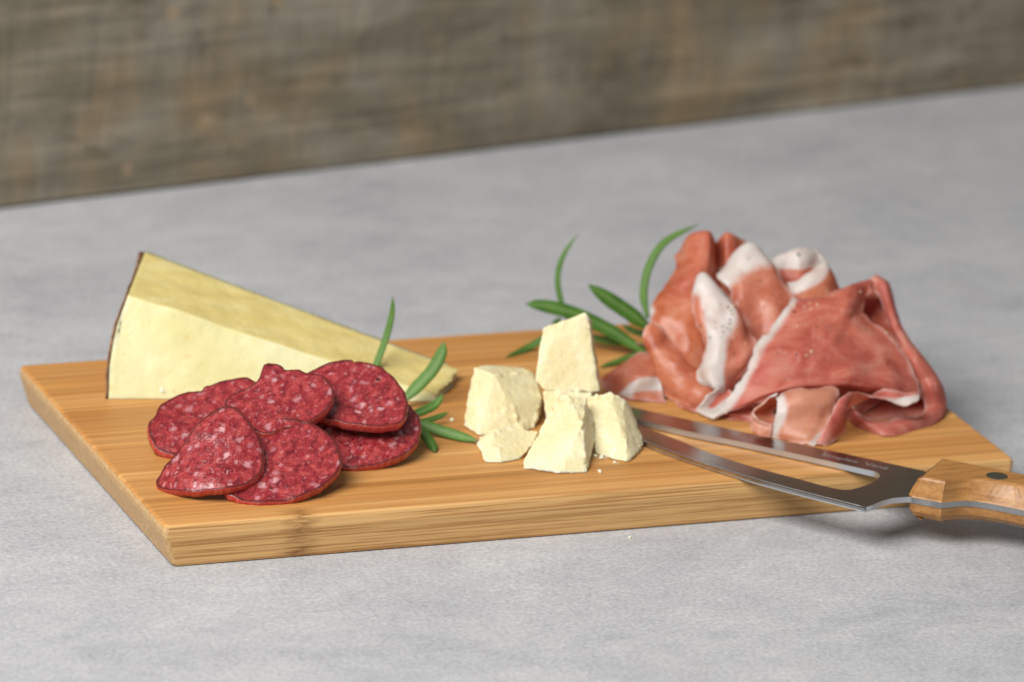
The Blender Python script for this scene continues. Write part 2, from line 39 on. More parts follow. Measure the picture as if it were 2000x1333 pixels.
'r2':[[0.12262,0.06753,0.03461],[0.12354,0.06658,0.03425],[0.12418,0.06559,0.03385],[0.12459,0.06455,0.03339],[0.12487,0.06341,0.03289],[0.12507,0.06217,0.03232],[0.1252,0.06076,0.03167],[0.12521,0.05924,0.03095],[0.12508,0.05767,0.03019],[0.12479,0.05611,0.02942],[0.12432,0.05462,0.02867],[0.12362,0.0531,0.02788],[0.12276,0.05158,0.02707],[0.12179,0.05013,0.02628],[0.12079,0.04883,0.02556],[0.11981,0.04773,0.02494],[0.11883,0.04681,0.02441],[0.1178,0.04603,0.02393],[0.11668,0.04532,0.02348],[0.11544,0.04463,0.02303],[0.11405,0.04393,0.02256],[0.1125,0.04324,0.02207],[0.11086,0.0426,0.0216],[0.10917,0.04205,0.02117],[0.10748,0.04163,0.0208],[0.10576,0.04136,0.02049],[0.10399,0.04121,0.02024],[0.10221,0.04116,0.02004],[0.10046,0.04116,0.01986],[0.0988,0.04118,0.0197],[0.09718,0.04123,0.01956],[0.09559,0.04133,0.01944],[0.09407,0.04148,0.01936],[0.09267,0.04168,0.01931],[0.09144,0.04193,0.0193],[0.09042,0.04221,0.01933],[0.08954,0.04253,0.01939],[0.08868,0.04294,0.0195],[0.08775,0.04346,0.01965],[0.08662,0.04412,0.01985],[0.08529,0.04488,0.02007],[0.0839,0.04576,0.02034],[0.0826,0.04676,0.02068],[0.08153,0.0479,0.02112],[0.08075,0.04923,0.02167],[0.08012,0.05074,0.02232],[0.07968,0.05239,0.02305],[0.07943,0.05409,0.02383],[0.0794,0.0558,0.02464],[0.07957,0.05756,0.02549],[0.07992,0.05942,0.02641],[0.0805,0.06128,0.02735],[0.08132,0.06303,0.02826],[0.0824,0.06457,0.0291],[0.08376,0.06595,0.02989],[0.08536,0.06722,0.03065],[0.08722,0.06833,0.03137],[0.08931,0.06928,0.03203],[0.09167,0.07004,0.03263],[0.09449,0.07055,0.03316],[0.0976,0.07089,0.03364],[0.10075,0.07111,0.03407],[0.10366,0.07128,0.03444],[0.10615,0.07147,0.03479],[0.10836,0.07168,0.03511],[0.1104,0.07182,0.03539],[0.11231,0.07183,0.03559],[0.11418,0.07163,0.03568],[0.11607,0.07114,0.03564],[0.11796,0.0704,0.03549],[0.11975,0.0695,0.03524],[0.12134,0.06851,0.03494]]}],'ham':{'back_tall':[{'g':[[[0.277,0.16003,0.05384],[0.28481,0.16137,0.06221],[0.29051,0.16061,0.06337],[0.29568,0.16539,0.05855],[0.2968,0.15694,0.06373],[0.30383,0.15443,0.06072]],[[0.2702,0.14658,0.06115],[0.274,0.14433,0.07103],[0.28064,0.13896,0.07367],[0.28835,0.14917,0.06506],[0.28928,0.14148,0.07191],[0.298,0.14294,0.06713]],[[0.26631,0.13862,0.05727],[0.26909,0.13004,0.06239],[0.27587,0.12723,0.06537],[0.28552,0.14015,0.0589],[0.28688,0.13297,0.0603],[0.29401,0.13291,0.05734]],[[0.25452,0.13116,0.05001],[0.25939,0.12181,0.05402],[0.27029,0.11711,0.05402],[0.2827,0.12714,0.04822],[0.28822,0.12573,0.04748],[0.29471,0.12659,0.04677]],[[0.24943,0.12395,0.0473],[0.25452,0.1129,0.04647],[0.26692,0.10763,0.04572],[0.28165,0.11708,0.0399],[0.28811,0.11793,0.03917],[0.29464,0.11904,0.0392]],[[0.24664,0.11244,0.04049],[0.25279,0.10502,0.03674],[0.26423,0.09917,0.03377],[0.28071,0.10923,0.03087],[0.28642,0.11049,0.03089],[0.29294,0.11158,0.03091]],[[0.24451,0.10277,0.03226],[0.25171,0.09915,0.02966],[0.26294,0.0952,0.02855],[0.2784,0.10275,0.02487],[0.2841,0.10399,0.02488],[0.2906,0.10507,0.02489]]],
'f':[[0,0,0,0,0,0],[0,0,0,0,0,0],[0,0,0,0,0,0],[0.2,0,0,0,0,0],[0.72,0,0,0,0,0],[0,0,0,0,0,0],[0,0,0,0,0,0]]}],'fat_cap':[{'g':[[[0.2897,0.14268,0.05444],[0.29614,0.14361,0.06089],[0.30073,0.1436,0.06355],[0.30503,0.14218,0.06205],[0.30744,0.13813,0.05899]],[[0.28141,0.1289,0.05946],[0.28817,0.12917,0.06772],[0.29368,0.12817,0.07162],[0.29847,0.12765,0.06949],[0.30257,0.12616,0.06418]],[[0.28001,0.12361,0.05751],[0.2861,0.12025,0.06197],[0.29173,0.11873,0.06444],[0.29782,0.11893,0.06515],[0.30322,0.1178,0.06167]],[[0.28202,0.11764,0.05558],[0.2857,0.11308,0.05516],[0.29126,0.11123,0.05666],[0.29768,0.11112,0.05669],[0.30521,0.11108,0.05412]],[[0.28065,0.11255,0.05067],[0.28542,0.10726,0.04877],[0.29129,0.10495,0.04914],[0.29761,0.10363,0.04916],[0.30622,0.10563,0.04959]],[[0.2819,0.10615,0.04354],[0.28513,0.10145,0.04239],[0.28976,0.09914,0.04201],[0.29573,0.09816,0.04277],[0.30466,0.09899,0.04355]],[[0.28141,0.09934,0.03418],[0.2839,0.09506,0.03379],[0.28779,0.09318,0.03416],[0.2938,0.09244,0.03566],[0.30113,0.09359,0.03643]]],
'f':[[1,1,1,1,1],[1,1,1,1,1],[0.9,0.7,0.6,0.55,0.3],[0.5,0.1,0,0,0],[0,0,0,0,0],[0,0,0,0,0],[0,0,0,0,0]]}],'fat_strip':[{'g':[[[0.26996,0.12119,0.05854],[0.27085,0.12153,0.06003],[0.27207,0.12141,0.06041],[0.27357,0.12071,0.05929],[0.27465,0.11996,0.0578],[0.27574,0.1192,0.05631]],[[0.26482,0.11265,0.05876],[0.26551,0.11318,0.0641],[0.26734,0.11208,0.0655],[0.2699,0.11216,0.06382],[0.27176,0.11207,0.06124],[0.27323,0.11243,0.05969]],[[0.26247,0.10659,0.05385],[0.26483,0.10444,0.05938],[0.26769,0.10195,0.06084],[0.27162,0.10195,0.05975],[0.27448,0.10277,0.05697],[0.27654,0.10405,0.055]],[[0.26085,0.10135,0.04823],[0.26452,0.10001,0.0534],[0.26821,0.09602,0.05448],[0.27404,0.09613,0.05488],[0.27713,0.09685,0.05195],[0.2796,0.0977,0.04901]],[[0.26142,0.09726,0.04375],[0.26391,0.09538,0.0467],[0.26766,0.09165,0.04852],[0.27204,0.09113,0.04964],[0.27829,0.09131,0.04709],[0.28199,0.09215,0.04489]],[[0.26142,0.09356,0.04002],[0.26333,0.09287,0.04261],[0.26558,0.09027,0.04333],[0.26861,0.08869,0.04407],[0.27543,0.08768,0.04187],[0.28305,0.08854,0.04205]],[[0.25857,0.08994,0.03481],[0.26032,0.08929,0.0374],[0.26286,0.08649,0.03775],[0.26649,0.08467,0.03812],[0.27171,0.08305,0.03665],[0.28095,0.08548,0.03891]],[[0.25595,0.08786,0.03073],[0.25782,0.08573,0.03257],[0.25998,0.08183,0.03292],[0.2643,0.08106,0.0333],[0.26898,0.08087,0.0322],[0.27539,0.08191,0.03222]],[[0.25679,0.08553,0.02798],[0.25895,0.08377,0.02902],[0.26082,0.07997,0.02812],[0.26397,0.07944,0.02849],[0.26795,0.07979,0.0285],[0.2724,0.08124,0.02851]],[[0.26339,0.08554,0.02518],[0.26405,0.08395,0.02444],[0.26427,0.08139,0.02406],[0.26583,0.08106,0.02406],[0.26865,0.08086,0.02518],[0.27235,0.0826,0.02555]]],
'f':[[1,1,1,1,1,0.9],[0.9,1,1,1,1,0.8],[0.1,0.75,1,1,0.9,0.5],[0,0.7,1,0.8,0.1,0],[0,0.7,1,0.7,0,0],[0.3,0.75,0.9,0.6,0,0],[0.5,0.8,1,0.6,0,0],[0.75,0.9,1,0.65,0,0],[0.8,0.8,0.9,0.7,0.2,0],[0.6,0.6,0.7,0.6,0.2,0]]}],'loop':[{'g':[[[0.31109,0.14579,0.05459],[0.31779,0.14575,0.05841],[0.32436,0.14507,0.06032],[0.32917,0.14395,0.05996],[0.33227,0.14265,0.05807]],[[0.30824,0.13797,0.059],[0.31315,0.13593,0.06313],[0.31924,0.13433,0.0657],[0.32529,0.13402,0.06483],[0.32969,0.13449,0.06171]],[[0.30785,0.13294,0.05855],[0.31253,0.12984,0.05951],[0.31763,0.12752,0.05943],[0.32264,0.12905,0.0597],[0.32815,0.13165,0.05977]],[[0.30919,0.12979,0.05738],[0.31222,0.12682,0.05774],[0.31699,0.1257,0.05737],[0.32199,0.12715,0.05742],[0.32699,0.1286,0.05747]],[[0.3085,0.12339,0.0528],[0.31118,0.12147,0.05241],[0.31437,0.12081,0.05242],[0.31936,0.12225,0.05246],[0.32568,0.1248,0.0529]]],
'f':[[1,1,1,1,1],[1,1,1,1,1],[0.9,0.8,0.7,0.7,0.9],[0,0.1,0,0,0],[0,0,0,0,0]]},{'g':[[[0.30734,0.11641,0.05667],[0.31257,0.11487,0.05884],[0.31842,0.11581,0.06151],[0.32287,0.11945,0.06406],[0.32514,0.1268,0.06532],[0.32617,0.13497,0.06455]],[[0.30685,0.11372,0.05566],[0.31184,0.1111,0.05811],[0.3185,0.11197,0.06108],[0.32401,0.1167,0.06387],[0.32697,0.12486,0.0644],[0.32852,0.13415,0.06358]],[[0.30728,0.11182,0.05399],[0.31221,0.10863,0.05614],[0.31946,0.10984,0.05904],[0.32478,0.11444,0.06138],[0.32751,0.12269,0.06204],[0.32997,0.13305,0.06131]],[[0.30787,0.10987,0.05226],[0.31413,0.1066,0.05359],[0.32161,0.10821,0.05567],[0.32724,0.11221,0.0565],[0.32948,0.12091,0.05813],[0.33139,0.13183,0.05867]],[[0.30789,0.1072,0.04812],[0.3149,0.10356,0.04886],[0.32361,0.10581,0.05004],[0.3285,0.11024,0.05161],[0.33099,0.11928,0.05436],[0.33234,0.13031,0.05488]]],
'f':[[1,1,1,1,1,1],[1,1,1,1,1,1],[0.6,0.5,0.5,0.4,0.5,0.6],[0,0,0,0,0,0],[0,0,0,0,0,0]]}],'broad':[{'g':[[[0.30769,0.111,0.0519],[0.31557,0.11129,0.05044],[0.32449,0.11023,0.05272],[0.33347,0.10943,0.05575],[0.34001,0.10887,0.05802],[0.34327,0.10851,0.05893]],[[0.30279,0.10244,0.05571],[0.30925,0.0998,0.05549],[0.31765,0.09775,0.05811],[0.32656,0.09689,0.06097],[0.33448,0.09929,0.06217],[0.33884,0.10088,0.06238]],[[0.30029,0.09803,0.05542],[0.30504,0.09207,0.05499],[0.31298,0.09067,0.05576],[0.32268,0.09051,0.05766],[0.33065,0.09396,0.0585],[0.3355,0.09668,0.05879]],[[0.29067,0.08976,0.05008],[0.29745,0.0838,0.05078],[0.30693,0.08207,0.05155],[0.31741,0.08255,0.05235],[0.32457,0.08694,0.05206],[0.33083,0.09156,0.05178]],[[0.2807,0.08231,0.04332],[0.28747,0.07558,0.04512],[0.29719,0.07248,0.0455],[0.30923,0.07285,0.04703],[0.32198,0.07668,0.0486],[0.3356,0.07759,0.0457]],[[0.27477,0.07684,0.03772],[0.28078,0.06885,0.03878],[0.29164,0.06471,0.04026],[0.30552,0.06362,0.04213],[0.32162,0.06524,0.04294],[0.33933,0.06764,0.04007]],[[0.2686,0.07262,0.03009],[0.27301,0.06343,0.03212],[0.28466,0.05781,0.03651],[0.29998,0.05456,0.03984],[0.31898,0.05475,0.03843],[0.34029,0.05899,0.03298]],[[0.26476,0.07035,0.02536],[0.27001,0.06265,0.02807],[0.27948,0.05516,0.03385],[0.29851,0.0506,0.03636],[0.318,0.04986,0.03398],[0.34094,0.05478,0.02815]],[[0.25601,0.06897,0.01887],[0.27029,0.06286,0.0255],[0.28084,0.05773,0.03064],[0.30001,0.05341,0.03322],[0.31928,0.05222,0.03142],[0.34102,0.05716,0.02482]]],
'f':[[0.7,0,0,0,0,0],[0.8,0,0,0,0,0],[0.8,0,0,0,0,0],[0.8,0,0,0,0,0],[0.8,0,0,0,0,0],[0.8,0,0,0,0,0],[0.8,0,0,0,0,0],[0.85,0,0,0,0,0.5],[0.9,0.1,0,0,0,0.6]]},{'g':[[[0.26431,0.0783,0.02885],[0.2598,0.07729,0.02663],[0.25541,0.07641,0.02353],[0.25126,0.07564,0.0202]],[[0.26777,0.07892,0.02591],[0.26364,0.07782,0.02368],[0.25904,0.07643,0.02036],[0.25274,0.07418,0.01829]],[[0.26684,0.07195,0.02714],[0.26419,0.07034,0.02499],[0.26026,0.06945,0.02145],[0.25479,0.06897,0.01814]],[[0.26815,0.06879,0.02566],[0.26594,0.06735,0.02425],[0.26304,0.06705,0.02167],[0.25654,0.06807,0.01799]]],
'f':[[0.8,1,1,1],[0.3,0.1,0.3,1],[0.5,0.9,1,1],[0.1,0.2,0.5,1]]}],'folded_rim':[{'g':[[[0.33674,0.10367,0.05867],[0.33828,0.1017,0.06089],[0.3417,0.10351,0.06117],[0.34619,0.10992,0.05769],[0.34944,0.1183,0.04842]],[[0.33994,0.09895,0.05751],[0.34068,0.0965,0.06135],[0.34416,0.09931,0.06104],[0.3491,0.10646,0.05654],[0.35148,0.1146,0.04613]],[[0.33945,0.09111,0.05219],[0.34021,0.08876,0.05625],[0.34388,0.09171,0.05654],[0.34864,0.09953,0.05046],[0.35152,0.10805,0.04155]],[[0.33852,0.08167,0.04538],[0.33949,0.07916,0.04907],[0.34312,0.08197,0.04897],[0.34811,0.08967,0.04288],[0.35125,0.09861,0.03547]],[[0.34049,0.07194,0.03936],[0.34154,0.06903,0.04194],[0.34559,0.07191,0.04235],[0.35078,0.07972,0.03684],[0.35416,0.08854,0.02942]],[[0.34229,0.06334,0.033],[0.34418,0.06053,0.03633],[0.34855,0.06333,0.03673],[0.35469,0.07197,0.03084],[0.35734,0.08116,0.02415]],[[0.34288,0.05742,0.02668],[0.34618,0.05432,0.03],[0.35176,0.05659,0.02965],[0.35693,0.06419,0.02374],[0.35869,0.07176,0.0189]],[[0.3451,0.05499,0.02111],[0.34899,0.05324,0.02185],[0.35374,0.05466,0.0206],[0.35438,0.05664,0.01777],[0.35523,0.06193,0.01628]],[[0.33867,0.05107,0.01962],[0.34144,0.04593,0.02014],[0.34558,0.04559,0.01829],[0.34509,0.04585,0.0174],[0.347,0.05158,0.01592]],[[0.3251,0.04605,0.02072],[0.3253,0.03895,0.02071],[0.32823,0.03737,0.01799],[0.32839,0.0376,0.0174],[0.33025,0.04327,0.01592]],[[0.31521,0.04618,0.02182],[0.31499,0.03892,0.02107],[0.31779,0.036,0.01777],[0.31738,0.03595,0.0174],[0.3197,0.0408,0.01593]],[[0.31183,0.05238,0.02404],[0.31053,0.04717,0.02182],[0.31241,0.04589,0.01799],[0.31256,0.04612,0.0174],[0.31484,0.04915,0.01666]],[[0.3147,0.05729,0.02627],[0.31173,0.05451,0.02331],[0.31138,0.05433,0.01925],[0.31216,0.05484,0.01777],[0.31462,0.05629,0.01666]]],
'f':[[0,0,0,0,0],[0,0,0,0,0],[0,0,0,0,0],[0,0,0,0,0],[0,0,0,0,0],[0,0,0,0,0],[0,0,0,0,0],[0,0,0,0,0],[0,0,0,0,0],[0,0,0,0,0],[0,0,0,0,0],[0,0,0,0,0],[0,0,0,0,0]]},{'g':[[[0.33767,0.11243,0.05281],[0.34685,0.11379,0.05512],[0.35048,0.10978,0.05284]],[[0.33259,0.10373,0.04595],[0.34419,0.10623,0.04602],[0.34962,0.09616,0.04145]],[[0.32649,0.0926,0.03836],[0.34356,0.09365,0.03767],[0.35057,0.0833,0.03313]],[[0.31807,0.07514,0.02484],[0.33734,0.07539,0.02337],[0.35351,0.06692,0.02262]],[[0.30957,0.05859,0.01747],[0.32723,0.05394,0.01755],[0.3493,0.05498,0.01747]]],
'f':[[0,0,0],[0,0,0],[0,0,0],[0,0,0],[0,0,0]]},{'g':[[[0.26488,0.13761,0.03248],[0.28876,0.13809,0.04084],[0.313,0.13417,0.0439],[0.33217,0.11833,0.04534],[0.34956,0.11341,0.04159]],[[0.25618,0.11763,0.02638],[0.27765,0.1104,0.03237],[0.2999,0.103,0.03835],[0.32277,0.09607,0.03912],[0.34836,0.09404,0.03468]],[[0.25188,0.10402,0.01964],[0.26951,0.0896,0.02334],[0.2879,0.07399,0.03072],[0.3097,0.06569,0.03368],[0.34569,0.07711,0.02637]],[[0.24996,0.09697,0.01762],[0.26688,0.08242,0.0177],[0.28713,0.07025,0.01962],[0.3022,0.06524,0.01777],[0.31596,0.05759,0.01777]]],
'f':[[0,0,0,0,0],[0,0,0,0,0],[0,0,0,0,0],[0,0,0,0,0]]}],'s_curl':[{'g':[[[0.28583,0.03165,0.0188],[0.29037,0.03377,0.02579],[0.2951,0.03614,0.03179],[0.30018,0.0388,0.03521],[0.30558,0.04162,0.03564],[0.31088,0.04384,0.03426],[0.31683,0.04329,0.03267],[0.3218,0.04147,0.03047],[0.32714,0.03858,0.02914],[0.33241,0.03893,0.02967],[0.33529,0.04139,0.03109]],[[0.2862,0.03129,0.018],[0.2919,0.03261,0.02339],[0.29655,0.03457,0.02819],[0.30124,0.03752,0.03221],[0.30678,0.04173,0.03304],[0.31219,0.04528,0.03187],[0.31786,0.0455,0.03228],[0.32268,0.04363,0.03168],[0.32806,0.04092,0.03088],[0.33288,0.04125,0.03109],[0.33618,0.04391,0.03151]],[[0.28685,0.03056,0.0174],[0.29452,0.03339,0.0182],[0.30028,0.03732,0.02021],[0.30285,0.03988,0.02542],[0.30716,0.04379,0.02824],[0.31265,0.0469,0.02947],[0.31898,0.04812,0.0331],[0.3241,0.04704,0.03311],[0.33006,0.04563,0.03271],[0.33431,0.04459,0.03231],[0.33707,0.04645,0.03193]]],
'f':[[0,0.3,0.3,0.2,0,0,0,0.7,0.9,0.9,0.8],[0,0.2,0.1,0,0,0,0,0.3,0.75,0.8,0.6],[0,0,0,0,0,0,0,0,0,0,0]]}],'flap':[{'g':[[[0.2769,0.05262,0.03143],[0.28031,0.05118,0.03303],[0.28583,0.04922,0.03444],[0.29317,0.04909,0.03485],[0.30091,0.04952,0.03347]],[[0.27492,0.04948,0.03221],[0.27882,0.0478,0.03341],[0.28456,0.0463,0.03441],[0.29186,0.04609,0.03463],[0.29981,0.04648,0.03325]],[[0.27464,0.04706,0.02948],[0.278,0.0443,0.0302],[0.2834,0.04208,0.03147],[0.28978,0.04086,0.03188],[0.29748,0.04201,0.03002]],[[0.27379,0.04549,0.0256],[0.27732,0.042,0.02611],[0.28197,0.03895,0.02639],[0.288,0.03701,0.02707],[0.29435,0.03772,0.0268]],[[0.27206,0.04479,0.02148],[0.27519,0.04158,0.02148],[0.27998,0.03782,0.02199],[0.2851,0.03496,0.02307],[0.29069,0.03399,0.02299]],[[0.27114,0.04482,0.0174],[0.27393,0.04168,0.0174],[0.27805,0.03789,0.0174],[0.28153,0.03423,0.0174],[0.28496,0.03046,0.0174]]],
'f':[[1,0.3,0,0,0.2],[1,0.4,0,0,0.3],[1,0.45,0,0,0.3],[1,0.45,0,0,0.3],[1,0.45,0,0,0.55],[1,0.5,0,0.2,1]]},{'g':[[[0.27593,0.05009,0.03274],[0.2722,0.05145,0.03182],[0.26747,0.05167,0.02849],[0.26589,0.05079,0.02613],[0.26787,0.04802,0.0238],[0.27229,0.04528,0.023]],[[0.2775,0.05235,0.03103],[0.27433,0.05388,0.02983],[0.27015,0.05442,0.02703],[0.26827,0.05347,0.02502],[0.27012,0.05038,0.02281],[0.27436,0.04629,0.0228]],[[0.28378,0.05502,0.02785],[0.28209,0.05624,0.02665],[0.27857,0.05641,0.02504],[0.27737,0.05553,0.02363],[0.2784,0.05233,0.02242],[0.2805,0.04861,0.02221]]],
'f':[[0.9,0.3,0,0,0,0],[0.5,0,0,0,0,0],[0,0,0,0,0,0]]},{'g':[[[0.26582,0.05088,0.02633],[0.26778,0.04784,0.02396],[0.27232,0.04504,0.02308]],[[0.26544,0.05081,0.02301],[0.26747,0.04712,0.021],[0.27158,0.04424,0.02036]],[[0.26592,0.04967,0.01932],[0.26794,0.04677,0.01884],[0.27131,0.04428,0.01812]],[[0.26803,0.04781,0.01748],[0.2687,0.04616,0.01756],[0.27106,0.04433,0.0174]]],
'f':[[0,0,0],[0,0,0],[0,0,0],[0,0,0]]}],'left_lying':[{'g':[[[0.22767,0.1163,0.02299],[0.23466,0.11737,0.02673],[0.24322,0.11798,0.0301],[0.25085,0.11623,0.03309]],[[0.22452,0.11427,0.02224],[0.23119,0.11096,0.02707],[0.23958,0.10999,0.02931],[0.24799,0.10902,0.03156]],[[0.22493,0.11125,0.02075],[0.2308,0.10543,0.02483],[0.23792,0.10339,0.02669],[0.24713,0.10333,0.02856]],[[0.22532,0.10943,0.01926],[0.23085,0.10184,0.02148],[0.23667,0.09902,0.02512],[0.24552,0.09882,0.02505]],[[0.22537,0.10662,0.01814],[0.23066,0.10003,0.01963],[0.23344,0.09783,0.02185],[0.24526,0.09669,0.02223]],[[0.22672,0.10247,0.0174],[0.23271,0.09758,0.01866],[0.23607,0.09676,0.02037],[0.24572,0.09538,0.02015]],[[0.22738,0.09993,0.0174],[0.23284,0.09668,0.01755],[0.23882,0.09471,0.01755],[0.24574,0.09087,0.01755]]],
'f':[[0,0,0,0],[0,0,0,0],[0,0,0.1,0],[0,0.5,0.9,0.9],[0,0.8,0.9,0.7],[0,0.6,0,0],[0,0,0,0]]}],'left_flap':[{'g':[[[0.24698,0.11502,0.0446],[0.25273,0.10931,0.03863],[0.26194,0.10167,0.03266],[0.26613,0.09028,0.02668],[0.26931,0.08537,0.02482]],[[0.24404,0.11377,0.04272],[0.24883,0.10477,0.0371],[0.25742,0.09367,0.03113],[0.26197,0.08422,0.02532],[0.26593,0.08107,0.02281]],[[0.24278,0.11191,0.0401],[0.24585,0.1018,0.03166],[0.25194,0.09112,0.02741],[0.25811,0.08271,0.0228],[0.26401,0.08014,0.02036]],[[0.24408,0.1082,0.03377],[0.24454,0.10093,0.02706],[0.24821,0.09166,0.02333],[0.25533,0.08366,0.01977],[0.26198,0.08098,0.01814]],[[0.24526,0.10505,0.02893],[0.2455,0.1005,0.02298],[0.24713,0.09542,0.01837],[0.25065,0.08638,0.01792],[0.25382,0.08272,0.01755]]],
'f':[[0,0,0,0,0],[0,0,0,0,0],[0,0,0,0,0],[0,0,0,0,0],[0,0,0.3,0.3,0]]}],'under':[{'g':[[[0.25168,0.09498,0.01777],[0.26361,0.08713,0.01963],[0.28004,0.08181,0.02111]],[[0.24883,0.08915,0.01792],[0.25851,0.07496,0.01925],[0.2736,0.06667,0.0202]],[[0.2487,0.08573,0.01762],[0.25592,0.0766,0.01762],[0.27172,0.0638,0.01762]],[[0.25058,0.08409,0.01747],[0.25765,0.07262,0.01747],[0.27087,0.0618,0.01747]]],
'f':[[0,0,0],[0,0,0],[0,0,0],[0,0,0]]}]},'parmesan':{'left':[[0.15323,0.08183,0.01839],[0.1557,0.07074,0.0175],[0.16942,0.07383,0.01889],[0.16488,0.07278,0.01765],[0.16104,0.09424,0.03804],[0.16803,0.09741,0.03764],[0.16798,0.08826,0.03653],[0.17042,0.08282,0.03155],[0.1713,0.07772,0.02658],[0.17592,0.10281,0.03491],[0.18376,0.10234,0.03367],[0.18917,0.09924,0.03267],[0.18787,0.08624,0.02687],[0.18665,0.08298,0.02139],[0.18079,0.07458,0.0175],[0.17502,0.07133,0.0174],[0.17824,0.07381,0.0174],[0.15712,0.0864,0.0179]],
'top':[[0.19151,0.09737,0.0516],[0.209,0.09646,0.05725],[0.20989,0.09482,0.05539],[0.19047,0.09627,0.04785],[0.19079,0.09148,0.04443],[0.18458,0.08619,0.03383],[0.18768,0.08272,0.03034],[0.19907,0.07994,0.0302],[0.20755,0.07835,0.02986],[0.2098,0.07862,0.03017],[0.21373,0.10113,0.05275],[0.21424,0.08718,0.02711],[0.19963,0.10473,0.04998],[0.19394,0.09709,0.02942],[0.212,0.10211,0.0545],[0.21549,0.09474,0.02644]],
'small':[[0.14766,0.05195,0.02132],[0.15009,0.05643,0.02231],[0.15586,0.05494,0.02599],[0.16158,0.05536,0.02624],[0.17373,0.05346,0.0238],[0.16935,0.04722,0.02108],[0.165,0.04428,0.01887],[0.16114,0.04132,0.01774],[0.15292,0.03868,0.0175],[0.14696,0.04119,0.0175],[0.14729,0.0467,0.01936],[0.15423,0.05209,0.02573],[0.1691,0.06611,0.01691],[0.17535,0.06355,0.01789],[0.15824,0.06719,0.01789]],
'front':[[0.18255,0.05391,0.03928],[0.18507,0.05172,0.03903],[0.19303,0.05172,0.03724],[0.18626,0.03803,0.0316],[0.18248,0.0216,0.0175],[0.17733,0.02308,0.01769],[0.17155,0.02248,0.01764],[0.16711,0.02532,0.01779],[0.15943,0.03115,0.0175],[0.1605,0.03396,0.0196],[0.16989,0.04256,0.02793],[0.19442,0.04991,0.0307],[0.19512,0.04543,0.02281],[0.1907,0.03723,0.01887],[0.18573,0.06135,0.01789],[0.1717,0.0456,0.01789],[0.19083,0.05988,0.03468],[0.18857,0.03734,0.01789]],
'right':[[0.19819,0.06392,0.03275],[0.20133,0.0608,0.03471],[0.20604,0.05866,0.03594],[0.21194,0.0582,0.03373],[0.19624,0.05595,0.03122],[0.20607,0.04482,0.02774],[0.20487,0.0354,0.02231],[0.20592,0.03156,0.01863],[0.20303,0.02869,0.0175],[0.19819,0.03342,0.01789],[0.19364,0.04156,0.01755],[0.21627,0.06044,0.0293],[0.21638,0.05657,0.02285],[0.21673,0.05361,0.01913],[0.21606,0.04434,0.01913],[0.21411,0.04139,0.01755],[0.21061,0.03902,0.01755],[0.20991,0.07147,0.02984],[0.21759,0.06897,0.02735],[0.20265,0.05845,0.01765]],
'middle':[[0.18704,0.08277,0.03009],[0.19474,0.08052,0.03059],[0.20621,0.07783,0.02986],[0.18617,0.076,0.02162],[0.1847,0.07016,0.01765],[0.19409,0.06817,0.01765],[0.20327,0.0671,0.0179],[0.192,0.09036,0.02739],[0.21037,0.08632,0.0269],[0.20655,0.07666,0.01765],[0.19156,0.07894,0.0174]]},'wedge':{'a':[[0.02346,0.1438,0.0174],[0.02508,0.14905,0.0297],[0.02915,0.15526,0.04261],[0.03565,0.16085,0.05516],[0.05624,0.20294,0.05861],[0.05446,0.18752,0.0174]],
'b':[[0.15283,0.11355,0.0174],[0.15308,0.11427,0.01779],[0.15354,0.11502,0.01838],[0.15402,0.11583,0.01917],[0.17075,0.1365,0.02217],[0.17044,0.13496,0.0176]]},'leaf_front':[{'p':[[0.12834,0.12493,0.02251],[0.13251,0.13002,0.02863],[0.13559,0.1326,0.03415],[0.13854,0.13441,0.04105],[0.14054,0.13562,0.04932],[0.14057,0.13611,0.05619]],
'w':0.00323},{'p':[[0.13642,0.10853,0.02034],[0.14297,0.10922,0.02621],[0.14958,0.11011,0.03268],[0.1535,0.11149,0.03896],[0.15482,0.11272,0.04327]],
'w':0.00606},{'p':[[0.13312,0.09064,0.0209],[0.13936,0.09111,0.02246],[0.14461,0.09249,0.02422],[0.14814,0.09312,0.02812]],
'w':0.00424},{'p':[[0.13233,0.08529,0.01934],[0.13788,0.08556,0.01993],[0.14348,0.08603,0.02109],[0.14828,0.08674,0.02246]],
'w':0.00263},{'p':[[0.13105,0.07937,0.02282],[0.13696,0.07442,0.02107],[0.14449,0.06804,0.01972],[0.15143,0.0603,0.01933]],
'w':0.00505},{'p':[[0.12814,0.07036,0.02338],[0.13041,0.06682,0.02164],[0.13159,0.06087,0.01932],[0.13104,0.05511,0.01817]],
'w':0.00465}],'leaf_back':[{'p':[[0.22976,0.16405,0.03053],[0.22769,0.16695,0.03759],[0.22683,0.17032,0.04668],[0.22979,0.1729,0.05577],[0.23634,0.17455,0.06427]],
'w':0.00268},{'p':[[0.25814,0.14469,0.02043],[0.24462,0.15363,0.0285],[0.23019,0.15892,0.03513],[0.21767,0.16255,0.03814],[0.21051,0.16424,0.03873]],
'w':0.00701},{'p':[[0.25803,0.14411,0.0319],[0.25077,0.14758,0.03753],[0.24265,0.15116,0.04295],[0.23415,0.15495,0.04876]],
'w':0.00784},{'p':[[0.25618,0.14103,0.0371],[0.2556,0.14565,0.04615],[0.25941,0.15053,0.05664],[0.26759,0.15402,0.06575],[0.28218,0.15463,0.07228]],
'w':0.00392},{'p':[[0.23143,0.16455,0.02912],[0.22013,0.16354,0.02346],[0.21242,0.16371,0.01942],[0.20014,0.15777,0.018]],
'w':0.00351},{'p':[[0.25731,0.15535,0.02185],[0.24924,0.1582,0.02145],[0.24128,0.16159,0.02266],[0.23542,0.16435,0.02327]],
'w':0.00371},{'p':[[0.25651,0.14102,0.02223],[0.24959,0.14182,0.02042],[0.24214,0.14022,0.01901],[0.23426,0.13761,0.0182]],
